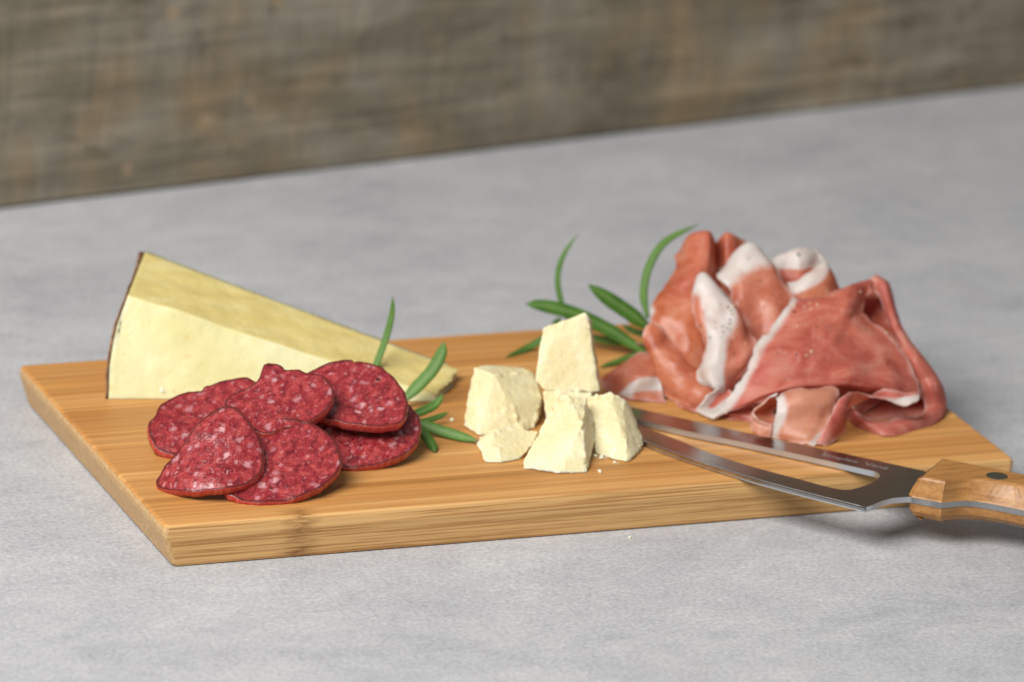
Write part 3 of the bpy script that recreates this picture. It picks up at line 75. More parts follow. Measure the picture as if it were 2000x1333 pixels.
'w':0.00268},{'p':[[0.26109,0.14954,0.02649],[0.25569,0.15233,0.0275],[0.25102,0.1554,0.02972]],
'w':0.0033},{'p':[[0.23165,0.17587,0.02714],[0.22891,0.17451,0.02551],[0.22697,0.17218,0.02348]],
'w':0.00289}],'stem_front':[[0.12451,0.13396,0.02233],[0.12946,0.117,0.0223],[0.13324,0.09699,0.0213],[0.13237,0.08143,0.02069]],
'stem_back':[[0.26959,0.13629,0.03148],[0.26198,0.13987,0.02968],[0.2581,0.1451,0.02345],[0.24649,0.15499,0.02588],[0.2306,0.16381,0.03033]],
'blade':{'spine':[[0.21219,0.09978],[0.2269,0.0827],[0.24437,0.06295],[0.26771,0.03652],[0.29014,0.01298],[0.3132,-0.01232]],
'slot':[[0.21456,0.07771],[0.22214,0.07046],[0.2374,0.05163],[0.25469,0.03435],[0.27136,0.01608],[0.28919,-0.00414],[0.29356,-0.0093],[0.29345,-0.01348],[0.29091,-0.01713],[0.28717,-0.0205],[0.28012,-0.02433],[0.27408,-0.02599],[0.26973,-0.02386],[0.26464,-0.01742],[0.25977,-0.0104],[0.2486,0.00459],[0.23829,0.02194],[0.22969,0.04275],[0.22038,0.06395]],
'edge':[[0.20771,0.08294],[0.21083,0.06846],[0.2164,0.04496],[0.22344,0.02876],[0.23336,0.01028],[0.24365,-0.00692],[0.25738,-0.02591],[0.27313,-0.04577]],
'heel':[[0.27313,-0.04577],[0.27713,-0.04372],[0.28202,-0.04069],[0.2881,-0.03848],[0.29462,-0.03872]]},'hbot':[[0.29585,-0.03604],[0.29558,-0.03952],[0.30453,-0.04794],[0.31458,-0.04778],[0.32259,-0.05246],[0.33314,-0.06297]],
'htop':[[0.31628,-0.02102],[0.29786,-0.03924],[0.30582,-0.04689],[0.31473,-0.04585],[0.32188,-0.04858],[0.33023,-0.05394],[0.33428,-0.05896]],
'hback':[[0.31628,-0.02102],[0.3289,-0.03277],[0.34099,-0.04496]],
'rivet':[[0.32897,-0.04536],[0.33362,-0.04636]],
'text':[[0.2801,0.0136],[0.29949,-0.00756]],
'zb':0.018,'crumbs':[[0.04526,0.14176,0.01916,0.0017171717171717172],[0.047,0.14194,0.02072,0.00101010101010101],[0.04369,0.14236,0.01994,0.00101010101010101],[0.1928,0.03798,0.0174,0.0008080808080808081],[0.19456,0.03579,0.0174,0.00101010101010101],[0.19723,0.03643,0.0174,0.0008080808080808081],[0.18771,0.02037,0.0174,0.0009090909090909091],[0.18032,0.02316,0.0174,0.0006060606060606061],[0.15153,0.09051,0.0174,0.0007070707070707071],[0.14858,0.09739,0.0174,0.000505050505050505],[0.1901,-0.00785,-0.0,0.0006060606060606061],[0.19759,0.02968,0.0174,0.0006060606060606061]],
'pepper':[[0.31777,0.13016,0.06445,0.00054,0],[0.29908,0.09006,0.05398,0.00054,0],[0.30011,0.09267,0.05529,0.0005,1],[0.30437,0.07909,0.05106,0.00042,0],[0.29146,0.06874,0.04319,0.00038,0],[0.28456,0.07151,0.04339,0.00034,0],[0.28704,0.07043,0.04375,0.00027,1],[0.29781,0.06785,0.04438,0.00057,1],[0.29504,0.0666,0.04326,0.00046,1],[0.33534,0.07685,0.0468,0.0005,1],[0.32917,0.06133,0.03944,0.00042,0],[0.32557,0.07613,0.0492,0.00031,0],[0.30928,0.0902,0.05633,0.00046,1],[0.30569,0.0887,0.05524,0.0005,1],[0.30423,0.09127,0.05531,0.00038,1],[0.30677,0.09236,0.05645,0.00034,1],[0.29658,0.08086,0.051,0.00034,1],[0.30071,0.08147,0.05093,0.00031,1],[0.27672,0.08692,0.04303,0.00034,1],[0.27185,0.08792,0.04535,0.00031,1],[0.2706,0.08402,0.03996,0.00031,0],[0.26758,0.09067,0.04968,0.00031,0],[0.2686,0.09638,0.05715,0.00027,0],[0.27153,0.09508,0.05623,0.00038,0],[0.27239,0.09387,0.05491,0.00034,0],[0.27377,0.09533,0.05616,0.00046,1],[0.27248,0.09285,0.05359,0.00034,0],[0.27122,0.09161,0.05202,0.00031,0],[0.27382,0.09296,0.05347,0.00038,1],[0.27071,0.0906,0.05074,0.00034,0],[0.26947,0.08959,0.04909,0.00031,0],[0.26769,0.08955,0.04757,0.00031,0],[0.27083,0.08905,0.04835,0.00027,0],[0.26312,0.0923,0.04447,0.00031,0],[0.26516,0.09219,0.04851,0.00027,0],[0.26118,0.09836,0.04755,0.00031,0],[0.2505,0.10837,0.0406,0.00034,0],[0.2908,0.12072,0.06753,0.00031,0],[0.29304,0.11241,0.06033,0.00031,0],[0.28593,0.10551,0.04915,0.00031,0],[0.29244,0.10505,0.05154,0.00027,0],[0.30001,0.10585,0.05285,0.00027,1],[0.30247,0.11624,0.06264,0.00038,1],[0.32974,0.0931,0.05968,0.00038,1],[0.33083,0.09709,0.06288,0.00027,0],[0.32709,0.09634,0.06212,0.00027,0],[0.32879,0.07647,0.04862,0.00023,0],[0.26561,0.09322,0.05062,0.00027,0],[0.32714,0.0807,0.04981,0.00027,0],[0.26666,0.08875,0.04542,0.00023,0],[0.3175,0.09941,0.05841,0.00031,1],[0.31738,0.09335,0.05874,0.00034,1]]}

T = 0.0174            # board thickness
# ------------------------------------------------------------------ helpers
def mesh_obj(name, verts, faces, mat=None, parent=None, smooth=False, mats=None, fmat=None):
    me = bpy.data.meshes.new(name); me.from_pydata([tuple(v) for v in verts], [], faces); me.update()
    for m in (mats or ([mat] if mat else [])): me.materials.append(m)
    if fmat:
        for p, k in zip(me.polygons, fmat): p.material_index = k
    if smooth:
        me.polygons.foreach_set('use_smooth', [True] * len(me.polygons))
    o = bpy.data.objects.new(name, me); COL.objects.link(o)
    if parent: o.parent = parent
    return o
def tag(o, label=None, cat=None, group=None, kind=None):
    if label: o['label'] = label
    if cat: o['category'] = cat
    if group: o['group'] = group
    if kind: o['kind'] = kind
    return o
def empty(name, loc):
    o = bpy.data.objects.new(name, None); COL.objects.link(o); o.location = loc; o.empty_display_size = 0.01; return o
def adopt(ch, par):       # parent while keeping world coordinates
    ch.parent = par; ch.matrix_parent_inverse = Matrix.Translation(par.location).inverted(); return ch
def crom(p, t):
    m = len(p); i = min(int(t), m - 2); f = t - i
    p1, p2 = p[i], p[i+1]; p0 = p[i-1] if i > 0 else p1*2 - p2; p3 = p[i+2] if i + 2 < m else p2*2 - p1
    return (p1*2 + (p2-p0)*f + (p0*2 - p1*5 + p2*4 - p3)*(f*f) + (p1*3 - p0 - p2*3 + p3)*(f*f*f))*0.5
def spline(p, n): return [crom(p, k/n*(len(p)-1)) for k in range(n+1)]
def stiff(p, n, k=0.62):
    out = []
    for a in range(n+1):
        t = a/n*(len(p)-1); i = min(int(t), len(p)-2); out.append(p[i].lerp(p[i+1], t-i).lerp(crom(p, t), k))
    return out
def V(l): return [Vector(p) for p in l]
def set_attr(o, name, typ, vals):
    a = o.data.attributes.new(name, typ, 'POINT')
    a.data.foreach_set('value' if typ == 'FLOAT' else 'vector', vals)

class NT:
    def __init__(s, name):
        s.m = bpy.data.materials.new(name); s.m.use_nodes = True; s.t = s.m.node_tree
        s.b = s.t.nodes['Principled BSDF']; s.out = s.t.nodes['Material Output']
    def n(s, typ, ins=None, **kw):
        x = s.t.nodes.new(typ)
        for k, v in kw.items(): setattr(x, k, v)
        for k, v in (ins or {}).items(): s.put(x.inputs[k], v)
        return x
    def put(s, sock, v):
        if isinstance(v, bpy.types.NodeSocket): s.t.links.new(v, sock)
        else: sock.default_value = v
    def coord(s, scale=(1,1,1), src=None, rot=(0,0,0)):
        if src is None: src = s.n('ShaderNodeTexCoord').outputs['Object']
        return s.n('ShaderNodeMapping', {'Vector': src, 'Scale': scale, 'Rotation': rot}).outputs[0]
    def noise(s, vec, scale, detail=4, rough=0.55, dist=0.0, out=0):
        return s.n('ShaderNodeTexNoise', {'Vector': vec, 'Scale': scale, 'Detail': detail, 'Roughness': rough, 'Distortion': dist}).outputs[out]
    def voro(s, vec, scale, feature='F1', rand=1.0):
        return s.n('ShaderNodeTexVoronoi', {'Vector': vec, 'Scale': scale, 'Randomness': rand}, feature=feature)
    def ramp(s, fac, stops, interp='LINEAR'):
        r = s.n('ShaderNodeValToRGB', {'Fac': fac}); e = r.color_ramp.elements; r.color_ramp.interpolation = interp
        while len(e) < len(stops): e.new(0.5)
        for q, (p, c) in zip(e, stops):
            q.position = p; q.color = (c, c, c, 1) if isinstance(c, (int, float)) else (*c, 1)
        return r.outputs[0]
    def mix(s, fac, a, b, mode='MIX'):
        x = s.n('ShaderNodeMix', data_type='RGBA', blend_type=mode)
        s.put(x.inputs[0], fac)
        for i, v in ((6, a), (7, b)):
            s.put(x.inputs[i], v if isinstance(v, bpy.types.NodeSocket) else (*v, 1))
        return x.outputs[2]
    def math(s, op, a, b=0.0, clamp=False):
        x = s.n('ShaderNodeMath', operation=op, use_clamp=clamp); s.put(x.inputs[0], a); s.put(x.inputs[1], b); return x.outputs[0]
    def mapr(s, v, a, b, c=0.0, d=1.0):
        x = s.n('ShaderNodeMapRange'); s.put(x.inputs[0], v)
        for i, q in enumerate((a, b, c, d)): x.inputs[i+1].default_value = q
        return x.outputs[0]
    def attr(s, name): return s.n('ShaderNodeAttribute', attribute_name=name)
    def bump(s, h, dist, strength=1.0, normal=None):
        x = s.n('ShaderNodeBump', {'Height': h, 'Distance': dist, 'Strength': strength})
        if normal: s.put(x.inputs['Normal'], normal)
        return x.outputs[0]
    def fin(s, color=None, rough=None, normal=None, **kw):
        if color is not None: s.put(s.b.inputs['Base Color'], color if isinstance(color, bpy.types.NodeSocket) else (*color, 1))
        if rough is not None: s.put(s.b.inputs['Roughness'], rough)
        if normal is not None: s.put(s.b.inputs['Normal'], normal)
        for k, v in kw.items(): s.put(s.b.inputs[k.replace('_', ' ')], v)
        return s.m

# ------------------------------------------------------------------ materials
def m_table():
    s = NT('grey stone laminate'); c = s.coord((0.8, 1.2, 1), rot=(0, 0, math.radians(8)))
    a = s.noise(c, 14, 8, 0.66, 0.5); b = s.noise(c, 85, 8, 0.75, 0.3); d = s.noise(s.coord(), 520, 5, 0.75)
    v = s.math('ADD', s.math('MULTIPLY', a, 0.6), s.math('MULTIPLY', b, 0.4))
    col = s.ramp(v, [(0.34, (0.32, 0.32, 0.332)), (0.47, (0.395, 0.393, 0.402)), (0.56, (0.435, 0.432, 0.435)), (0.68, (0.51, 0.503, 0.498))])
    col = s.mix(0.42, col, s.ramp(d, [(0.32, 0.22), (0.68, 0.78)]), 'OVERLAY')
    blot = s.ramp(s.noise(s.coord(), 26, 6, 0.65, 0.8), [(0.56, 0.0), (0.72, 1.0)])
    col = s.mix(s.math('MULTIPLY', blot, 0.2), col, (0.36, 0.34, 0.325))
    vein = s.ramp(s.noise(s.coord((0.6, 1.5, 1), rot=(0,0,0.2)), 85, 8, 0.78, 1.0), [(0.58, 0.0), (0.72, 1.0)])
    col = s.mix(s.math('MULTIPLY', vein, 0.45), col, (0.60, 0.59, 0.58))
    pore = s.ramp(s.noise(s.coord(), 300, 4, 0.7), [(0.30, 0.5), (0.40, 0.0)])
    col = s.mix(pore, col, (0.24, 0.24, 0.245))
    return s.fin(col, s.mapr(b, 0.3, 0.7, 0.5, 0.66), s.bump(d, 0.0003, 0.8), Specular_IOR_Level=0.35)
def m_wall():
    s = NT('weathered sawn wood')
    big = s.noise(s.coord((0.8, 1, 1.5)), 11, 5, 0.6, 0.6)
    grain = s.noise(s.coord((5, 5, 75)), 2.0, 6, 0.65, 0.5)
    saw = s.noise(s.coord((60, 60, 10)), 1.5, 4, 0.6, 0.8)
    tan = s.ramp(s.noise(s.coord((1, 1, 0.7)), 17, 5, 0.62, 0.7), [(0.49, 0.0), (0.66, 1.0)])
    dark = s.ramp(s.noise(s.coord((1.2, 1, 2.0)), 24, 5, 0.65, 0.6), [(0.30, 1.0), (0.44, 0.0)])
    col = s.ramp(big, [(0.3, (0.115, 0.096, 0.062)), (0.48, (0.190, 0.163, 0.116)), (0.7, (0.27, 0.240, 0.188))])
    col = s.mix(s.math('MULTIPLY', tan, 0.6), col, (0.27, 0.185, 0.095))
    col = s.mix(s.math('MULTIPLY', dark, 0.7), col, (0.075, 0.062, 0.038))
    col = s.mix(0.75, col, s.ramp(grain, [(0.25, 0.22), (0.75, 0.77)]), 'OVERLAY')
    col = s.mix(s.mapr(big, 0.35, 0.65, 0.1, 0.4), col, s.ramp(saw, [(0.25, 0.25), (0.75, 0.75)]), 'OVERLAY')
    kn = s.voro(s.coord((1, 1, 1)), 30).outputs['Distance']
    col = s.mix(s.ramp(kn, [(0.06, 0.6), (0.14, 0.0)]), col, (0.38, 0.27, 0.16))
    return s.fin(col, 0.8, s.bump(s.math('ADD', grain, saw), 0.0015, 0.6), Specular_IOR_Level=0.25)
def m_bamboo(end=False):
    s = NT('bamboo end grain' if end else 'bamboo')
    rnd = s.n('ShaderNodeObjectInfo').outputs['Random']
    if end:
        base = s.ramp(s.noise(s.coord((60, 60, 60)), 7, 4, 0.6), [(0.3, (0.44, 0.27, 0.115)), (0.7, (0.62, 0.42, 0.20))])
        dots = s.noise(s.coord((1, 1, 1)), 1300, 2, 0.5)
        col = s.mix(s.ramp(dots, [(0.54, 0.0), (0.66, 0.7)]), base, (0.30, 0.155, 0.05))
        col = s.mix(s.math('MULTIPLY', rnd, 0.35), col, (0.50, 0.27, 0.10))
        return s.fin(col, 0.55, s.bump(dots, 0.0002, 0.6))
    base = s.ramp(rnd, [(0.0, (0.43, 0.195, 0.052)), (0.25, (0.52, 0.255, 0.076)), (0.5, (0.45, 0.205, 0.056)), (0.75, (0.56, 0.29, 0.096)), (1.0, (0.39, 0.165, 0.042))])
    off = s.n('ShaderNodeCombineXYZ', {'X': s.math('MULTIPLY', rnd, 37.0), 'Y': s.math('MULTIPLY', rnd, 3.0)}).outputs[0]
    src = s.n('ShaderNodeVectorMath', {0: s.n('ShaderNodeTexCoord').outputs['Object'], 1: off}, operation='ADD').outputs[0]
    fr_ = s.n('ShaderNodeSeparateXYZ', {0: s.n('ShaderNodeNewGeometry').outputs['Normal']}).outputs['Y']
    streak = s.noise(s.coord((4, 420, 420), src), 1.0, 5, 0.66, 0.1)
    fib = s.noise(s.coord((10, 1150, 1150), src), 1.0, 4, 0.72)
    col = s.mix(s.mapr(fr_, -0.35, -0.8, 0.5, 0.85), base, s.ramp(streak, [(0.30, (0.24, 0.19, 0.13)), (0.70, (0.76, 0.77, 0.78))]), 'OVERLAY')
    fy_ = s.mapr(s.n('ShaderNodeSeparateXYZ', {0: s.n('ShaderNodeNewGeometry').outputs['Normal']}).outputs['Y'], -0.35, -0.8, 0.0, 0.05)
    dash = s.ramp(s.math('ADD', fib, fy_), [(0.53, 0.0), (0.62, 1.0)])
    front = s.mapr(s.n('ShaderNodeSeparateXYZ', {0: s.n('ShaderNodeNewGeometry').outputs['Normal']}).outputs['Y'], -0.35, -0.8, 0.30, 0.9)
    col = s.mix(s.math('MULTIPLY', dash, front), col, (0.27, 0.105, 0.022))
    col = s.mix(s.mapr(fr_, -0.35, -0.8, 0.0, 0.62), col, s.mix(s.math('MULTIPLY', dash, 0.75), (0.72, 0.455, 0.19), (0.40, 0.18, 0.048)))  # front face: pale edge grain, with missing front light painted into the colour
    pale = s.ramp(s.noise(s.coord((7, 700, 700), src), 1.3, 3, 0.6), [(0.58, 0.0), (0.72, 0.55)])
    col = s.mix(pale, col, (0.66, 0.43, 0.19))
    # bamboo node: a darker cross band on the front strip near one third of its length
    xyz = s.n('ShaderNodeSeparateXYZ', {0: s.n('ShaderNodeTexCoord').outputs['Object']})
    wob = s.math('MULTIPLY', s.math('SUBTRACT', s.noise(s.coord((30, 300, 300)), 1.5, 4, 0.7), 0.5), 0.018)
    xn = s.math('ABSOLUTE', s.math('SUBTRACT', s.math('ADD', xyz.outputs['X'], wob), 0.056))
    band = s.mapr(xn, 0.0, 0.009, 1.0, 0.0)
    fy = s.mapr(xyz.outputs['Y'], 0.006, 0.010, 1.0, 0.0)
    sp = s.ramp(s.noise(s.coord((60, 500, 500)), 2.0, 4, 0.7), [(0.42, 0.0), (0.62, 1.0)])
    col = s.mix(s.math('MULTIPLY', s.math('MULTIPLY', band, fy), s.math('ADD', s.math('MULTIPLY', sp, 0.75), 0.22)), col, (0.17, 0.065, 0.014))
    return s.fin(col, s.mapr(streak, 0.3, 0.7, 0.42, 0.55), s.bump(fib, 0.00012, 0.5), Specular_IOR_Level=0.35)
def m_salami():
    s = NT('cured salami'); at = s.attr('pl').outputs['Vector']; rim = s.attr('rim').outputs['Fac']
    w = s.n('ShaderNodeVectorMath', {0: s.noise(at, 190, 3, 0.6, out=1), 1: (0.5, 0.5, 0.5)}, operation='SUBTRACT').outputs[0]
    w = s.n('ShaderNodeVectorMath', {0: w, 'Scale': 0.0060}, operation='SCALE').outputs[0]
    p = s.n('ShaderNodeVectorMath', {0: at, 1: w}, operation='ADD').outputs[0]
    p = s.coord((1.0, 1.45, 1.0), p)
    def flecks(scale, lo, hi, keep, feather):
        v = s.voro(p, scale)
        r = s.n('ShaderNodeSeparateColor', {0: v.outputs['Color']})
        rad = s.mapr(r.outputs[0], keep, 1.0, lo, hi)
        on = s.math('GREATER_THAN', r.outputs[0], keep)
        e = s.math('MULTIPLY', s.math('SUBTRACT', rad, v.outputs['Distance']), 1.0/feather, clamp=True)
        return s.math('MULTIPLY', e, on, clamp=True), r.outputs[1]
    f1, c1 = flecks(195, 0.18, 0.50, 0.30, 0.26)
    f2, c2 = flecks(430, 0.20, 0.54, 0.36, 0.30)
    f3, c3 = flecks(900, 0.20, 0.55, 0.42, 0.35)
    red = s.ramp(s.noise(p, 240, 4, 0.6), [(0.30, (0.10, 0.006, 0.010)), (0.5, (0.255, 0.021, 0.026)), (0.70, (0.41, 0.062, 0.055))])
    fat = s.mix(c1, (0.42, 0.135, 0.155), (0.60, 0.33, 0.34)); fat2 = s.mix(c2, (0.36, 0.080, 0.09), (0.48, 0.19, 0.195))
    col = s.mix(s.math('MULTIPLY', f3, 0.5), red, (0.45, 0.13, 0.12))
    col = s.mix(s.math('MULTIPLY', f2, 0.72), col, fat2)
    col = s.mix(s.math('MULTIPLY', f1, 0.85), col, fat)
    pv = s.voro(p, 210); pr = s.n('ShaderNodeSeparateColor', {0: pv.outputs['Color']})
    pep = s.math('MULTIPLY', s.math('LESS_THAN', pv.outputs['Distance'], 0.13), s.math('GREATER_THAN', pr.outputs[2], 0.84))
    col = s.mix(s.math('MULTIPLY', pep, 0.9), col, (0.02, 0.012, 0.01))
    rc = s.mix(s.math('MULTIPLY', f1, 0.35), s.ramp(s.noise(s.coord((1, 1, 0.15), p), 520, 3, 0.6), [(0.3, (0.34, 0.022, 0.024)), (0.52, (0.47, 0.055, 0.045)), (0.76, (0.58, 0.20, 0.13))]), (0.55, 0.24, 0.16))
    col = s.mix(s.math('MULTIPLY', s.mapr(rim, 0.03, 0.32), 0.9), col, (0.095, 0.012, 0.009))
    col = s.mix(s.mapr(rim, 0.6, 0.95), col, rc)
    h = s.math('ADD', s.math('MULTIPLY', f1, 0.5), s.noise(at, 900, 3, 0.6))
    return s.fin(col, s.mapr(s.noise(at, 220, 3), 0.3, 0.7, 0.18, 0.40), s.bump(h, 0.00035, 0.7), Subsurface_Weight=0.06, Subsurface_Radius=(0.003, 0.001, 0.0008), Subsurface_Scale=0.5, Specular_IOR_Level=0.5)
def m_ham():
    s = NT('cured raw ham'); fat = s.attr('fat').outputs['Fac']; uv = s.attr('pl').outputs['Vector']
    n1 = s.noise(uv, 48, 4, 0.6, 0.9); n2 = s.noise(s.coord((1, 0.3, 1), uv, (0, 0, 0.5)), 420, 4, 0.7, 0.8)
    tone = s.n('ShaderNodeSeparateColor', {0: s.n('ShaderNodeObjectInfo').outputs['Color']})
    big = s.noise(uv, 13, 2, 0.5)
    sel = s.math('ADD', tone.outputs[0], s.math('MULTIPLY', s.math('SUBTRACT', big, 0.5), 1.5), clamp=True)
    org = s.ramp(n1, [(0.30, (0.57, 0.135, 0.050)), (0.50, (0.72, 0.250, 0.118)), (0.68, (0.82, 0.42, 0.26))])
    rose = s.ramp(n1, [(0.30, (0.46, 0.065, 0.070)), (0.50, (0.67, 0.185, 0.165)), (0.68, (0.79, 0.36, 0.31))])
    red = s.mix(sel, org, rose)
    red = s.mix(tone.outputs[1], red, (0.72, 0.40, 0.26))
    red = s.mix(tone.outputs[2], red, (0.30, 0.050, 0.035))
    marb = s.ramp(n2, [(0.56, 0.0), (0.70, 1.0)])
    col = s.mix(s.math('MULTIPLY', marb, 0.42), red, (0.78, 0.48, 0.43))
    fn = s.math('ADD', fat, s.math('MULTIPLY', s.math('SUBTRACT', s.noise(uv, 120, 4, 0.6), 0.5), 0.34))
    fm = s.mapr(fn, 0.40, 0.62)
    fcol = s.ramp(s.noise(uv, 90, 4, 0.6), [(0.28, (0.72, 0.58, 0.51)), (0.5, (0.81, 0.74, 0.69)), (0.8, (0.84, 0.80, 0.77))])
    ed = s.math('ADD', s.attr('edge').outputs['Fac'], s.math('MULTIPLY', s.math('SUBTRACT', s.noise(uv, 160, 3, 0.6), 0.5), 0.7))
    col = s.mix(s.mapr(ed, 0.25, 0.9, 0.0, 0.75), col, (0.80, 0.52, 0.44))
    col = s.mix(fm, col, fcol)
    s.fin(col, s.mapr(s.noise(uv, 150, 3), 0.3, 0.7, 0.28, 0.46), s.bump(s.noise(uv, 220, 3, 0.55), 0.0003, 0.5), Subsurface_Weight=0.15, Subsurface_Radius=(0.004, 0.0015, 0.001), Subsurface_Scale=0.5, Specular_IOR_Level=0.5)
    tr = s.n('ShaderNodeBsdfTranslucent', {'Color': col}); mx = s.n('ShaderNodeMixShader', {0: 0.5, 1: s.b.outputs[0], 2: tr.outputs[0]})
    s.t.links.new(mx.outputs[0], s.out.inputs[0]); return s.m
def m_cheese(kind):
    s = NT('hard cheese ' + kind); c = s.coord()
    n = s.noise(c, 70, 4, 0.6); f = s.noise(c, 420, 4, 0.65)
    if kind == 'paste':
        col = s.ramp(n, [(0.3, (0.63, 0.59, 0.29)), (0.7, (0.69, 0.655, 0.40))])
        col = s.mix(s.ramp(s.noise(c, 16, 3, 0.5), [(0.42, 0.0), (0.62, 0.6)]), col, (0.64, 0.57, 0.235))
        hole = s.voro(c, 120); hr = s.n('ShaderNodeSeparateColor', {0: hole.outputs['Color']})
        pit = s.math('MULTIPLY', s.math('LESS_THAN', hole.outputs['Distance'], s.mapr(f, 0.3, 0.7, 0.08, 0.2)), s.math('GREATER_THAN', hr.outputs[0], 0.72))
        col = s.mix(s.math('MULTIPLY', pit, 0.4), col, (0.62, 0.45, 0.13))
        sc = s.ramp(s.noise(c, 130, 4, 0.7), [(0.66, 0.0), (0.74, 0.8)])
        col = s.mix(sc, col, (0.83, 0.79, 0.62))
        return s.fin(col, 0.48, s.bump(s.math('ADD', f, s.math('MULTIPLY', pit, -0.6)), 0.0004, 0.6), Subsurface_Weight=0.25, Subsurface_Radius=(0.006, 0.004, 0.0015), Subsurface_Scale=0.6)
    if kind == 'dry face':
        col = s.ramp(s.noise(s.coord((1, 2.2, 1)), 48, 5, 0.65, 0.4), [(0.3, (0.60, 0.465, 0.155)), (0.55, (0.66, 0.54, 0.215)), (0.75, (0.73, 0.63, 0.31))])
        return s.fin(col, 0.5, s.bump(f, 0.0006, 0.7), Subsurface_Weight=0.2, Subsurface_Radius=(0.006, 0.004, 0.0015), Subsurface_Scale=0.6)
    if kind == 'rind':
        col = s.ramp(s.noise(c, 160, 5, 0.7), [(0.3, (0.075, 0.030, 0.014)), (0.55, (0.20, 0.095, 0.038)), (0.75, (0.34, 0.22, 0.11))])
        return s.fin(col, 0.6, s.bump(f, 0.0008, 1.0))
    if kind == 'grey rind':
        col = s.ramp(s.noise(c, 160, 5, 0.7), [(0.3, (0.20, 0.18, 0.10)), (0.7, (0.34, 0.31, 0.19))])
        return s.fin(col, 0.6, s.bump(f, 0.0008, 1.0))
    # parmesan
    col = s.ramp(n, [(0.3, (0.68, 0.575, 0.30)), (0.6, (0.745, 0.665, 0.41)), (0.8, (0.79, 0.73, 0.51))])
    wsp = s.ramp(s.noise(c, 230, 5, 0.7), [(0.58, 0.0), (0.70, 0.85)])
    col = s.mix(s.math('MULTIPLY', wsp, 0.7), col, (0.80, 0.75, 0.56))
    edge = s.ramp(s.n('ShaderNodeNewGeometry').outputs['Pointiness'], [(0.50, 0.0), (0.60, 0.6)])
    col = s.mix(edge, col, (0.84, 0.80, 0.64))
    g = s.noise(c, 1000, 3, 0.7)
    return s.fin(col, 0.5, s.bump(s.math('ADD', f, s.math('MULTIPLY', g, 0.6)), 0.0006, 0.8), Subsurface_Weight=0.45, Subsurface_Radius=(0.006, 0.004, 0.0012), Subsurface_Scale=0.6)
def m_leaf():
    s = NT('rosemary leaf'); side = s.attr('side').outputs['Fac']; rnd = s.n('ShaderNodeObjectInfo').outputs['Random']
    c = s.ramp(s.noise(s.coord((1, 1, 1)), 160, 3), [(0.3, (0.026, 0.085, 0.008)), (0.7, (0.062, 0.155, 0.017))])
    c = s.mix(s.math('MULTIPLY', rnd, 0.6), c, (0.115, 0.225, 0.042))
    c = s.mix(s.mapr(side, 0.35, 0.75, 0, 0.4), c, (0.17, 0.29, 0.09))
    c = s.mix(s.math('MULTIPLY', s.attr('rib').outputs['Fac'], 0.4), c, (0.22, 0.32, 0.12))
    c = s.mix(s.mapr(s.attr('tip').outputs['Fac'], 0.965, 0.99), c, (0.10, 0.06, 0.05))
    return s.fin(c, 0.5, s.bump(s.noise(s.coord(), 900, 3), 0.0003, 0.6), Specular_IOR_Level=0.22, Subsurface_Weight=0.1, Subsurface_Radius=(0.0005, 0.0015, 0.0003), Subsurface_Scale=0.5)
def m_plain(name, col, rough=0.5, **kw): s = NT(name); return s.fin(col, rough, **kw)
def m_steel():
    s = NT('brushed steel'); n = s.noise(s.coord((40, 900, 40), rot=(0, 0, 0.86)), 1.0, 4, 0.6)
    return s.fin(s.ramp(n, [(0.2, 0.34), (0.8, 0.42)]), s.mapr(n, 0.3, 0.7, 0.14, 0.24), s.bump(n, 0.00003, 0.5), Metallic=1.0)
def m_handle():
    s = NT('acacia handle wood'); rot = (0, 0, math.radians(49))
    st = s.noise(s.coord((25, 420, 420), rot=rot), 1.0, 5, 0.6, 0.3)
    col = s.ramp(st, [(0.3, (0.25, 0.105, 0.026)), (0.55, (0.37, 0.172, 0.048)), (0.75, (0.47, 0.245, 0.082))])
    pore = s.ramp(s.noise(s.coord((140, 1300, 1300), rot=rot), 1.0, 2, 0.5), [(0.63, 0.0), (0.72, 0.85)])
    col = s.mix(pore, col, (0.16, 0.06, 0.022))
    return s.fin(col, 0.42, s.bump(pore, 0.0002, -0.5))
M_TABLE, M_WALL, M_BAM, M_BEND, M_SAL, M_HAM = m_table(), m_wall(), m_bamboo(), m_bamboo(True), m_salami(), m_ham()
M_PASTE, M_DRY, M_RIND, M_GRIND, M_PARM = [m_cheese(k) for k in ('paste', 'dry face', 'rind', 'grey rind', 'parmesan')]
M_LEAF, M_STEEL, M_HAND = m_leaf(), m_steel(), m_handle()
M_STEM = m_plain('rosemary stem', (0.16, 0.13, 0.05), 0.6)
M_PEP, M_CREAM = m_plain('black pepper', (0.018, 0.014, 0.010), 0.6), m_plain('pepper core', (0.68, 0.55, 0.34), 0.6)
M_ENG = m_plain('etched steel', (0.42, 0.40, 0.38), 0.5, Metallic=0.6)
M_EDGE = m_plain('ground steel edge', (0.62, 0.63, 0.65), 0.42, Metallic=1.0)
M_RIV = m_plain('rivet steel', (0.38, 0.40, 0.38), 0.22, Metallic=1.0)

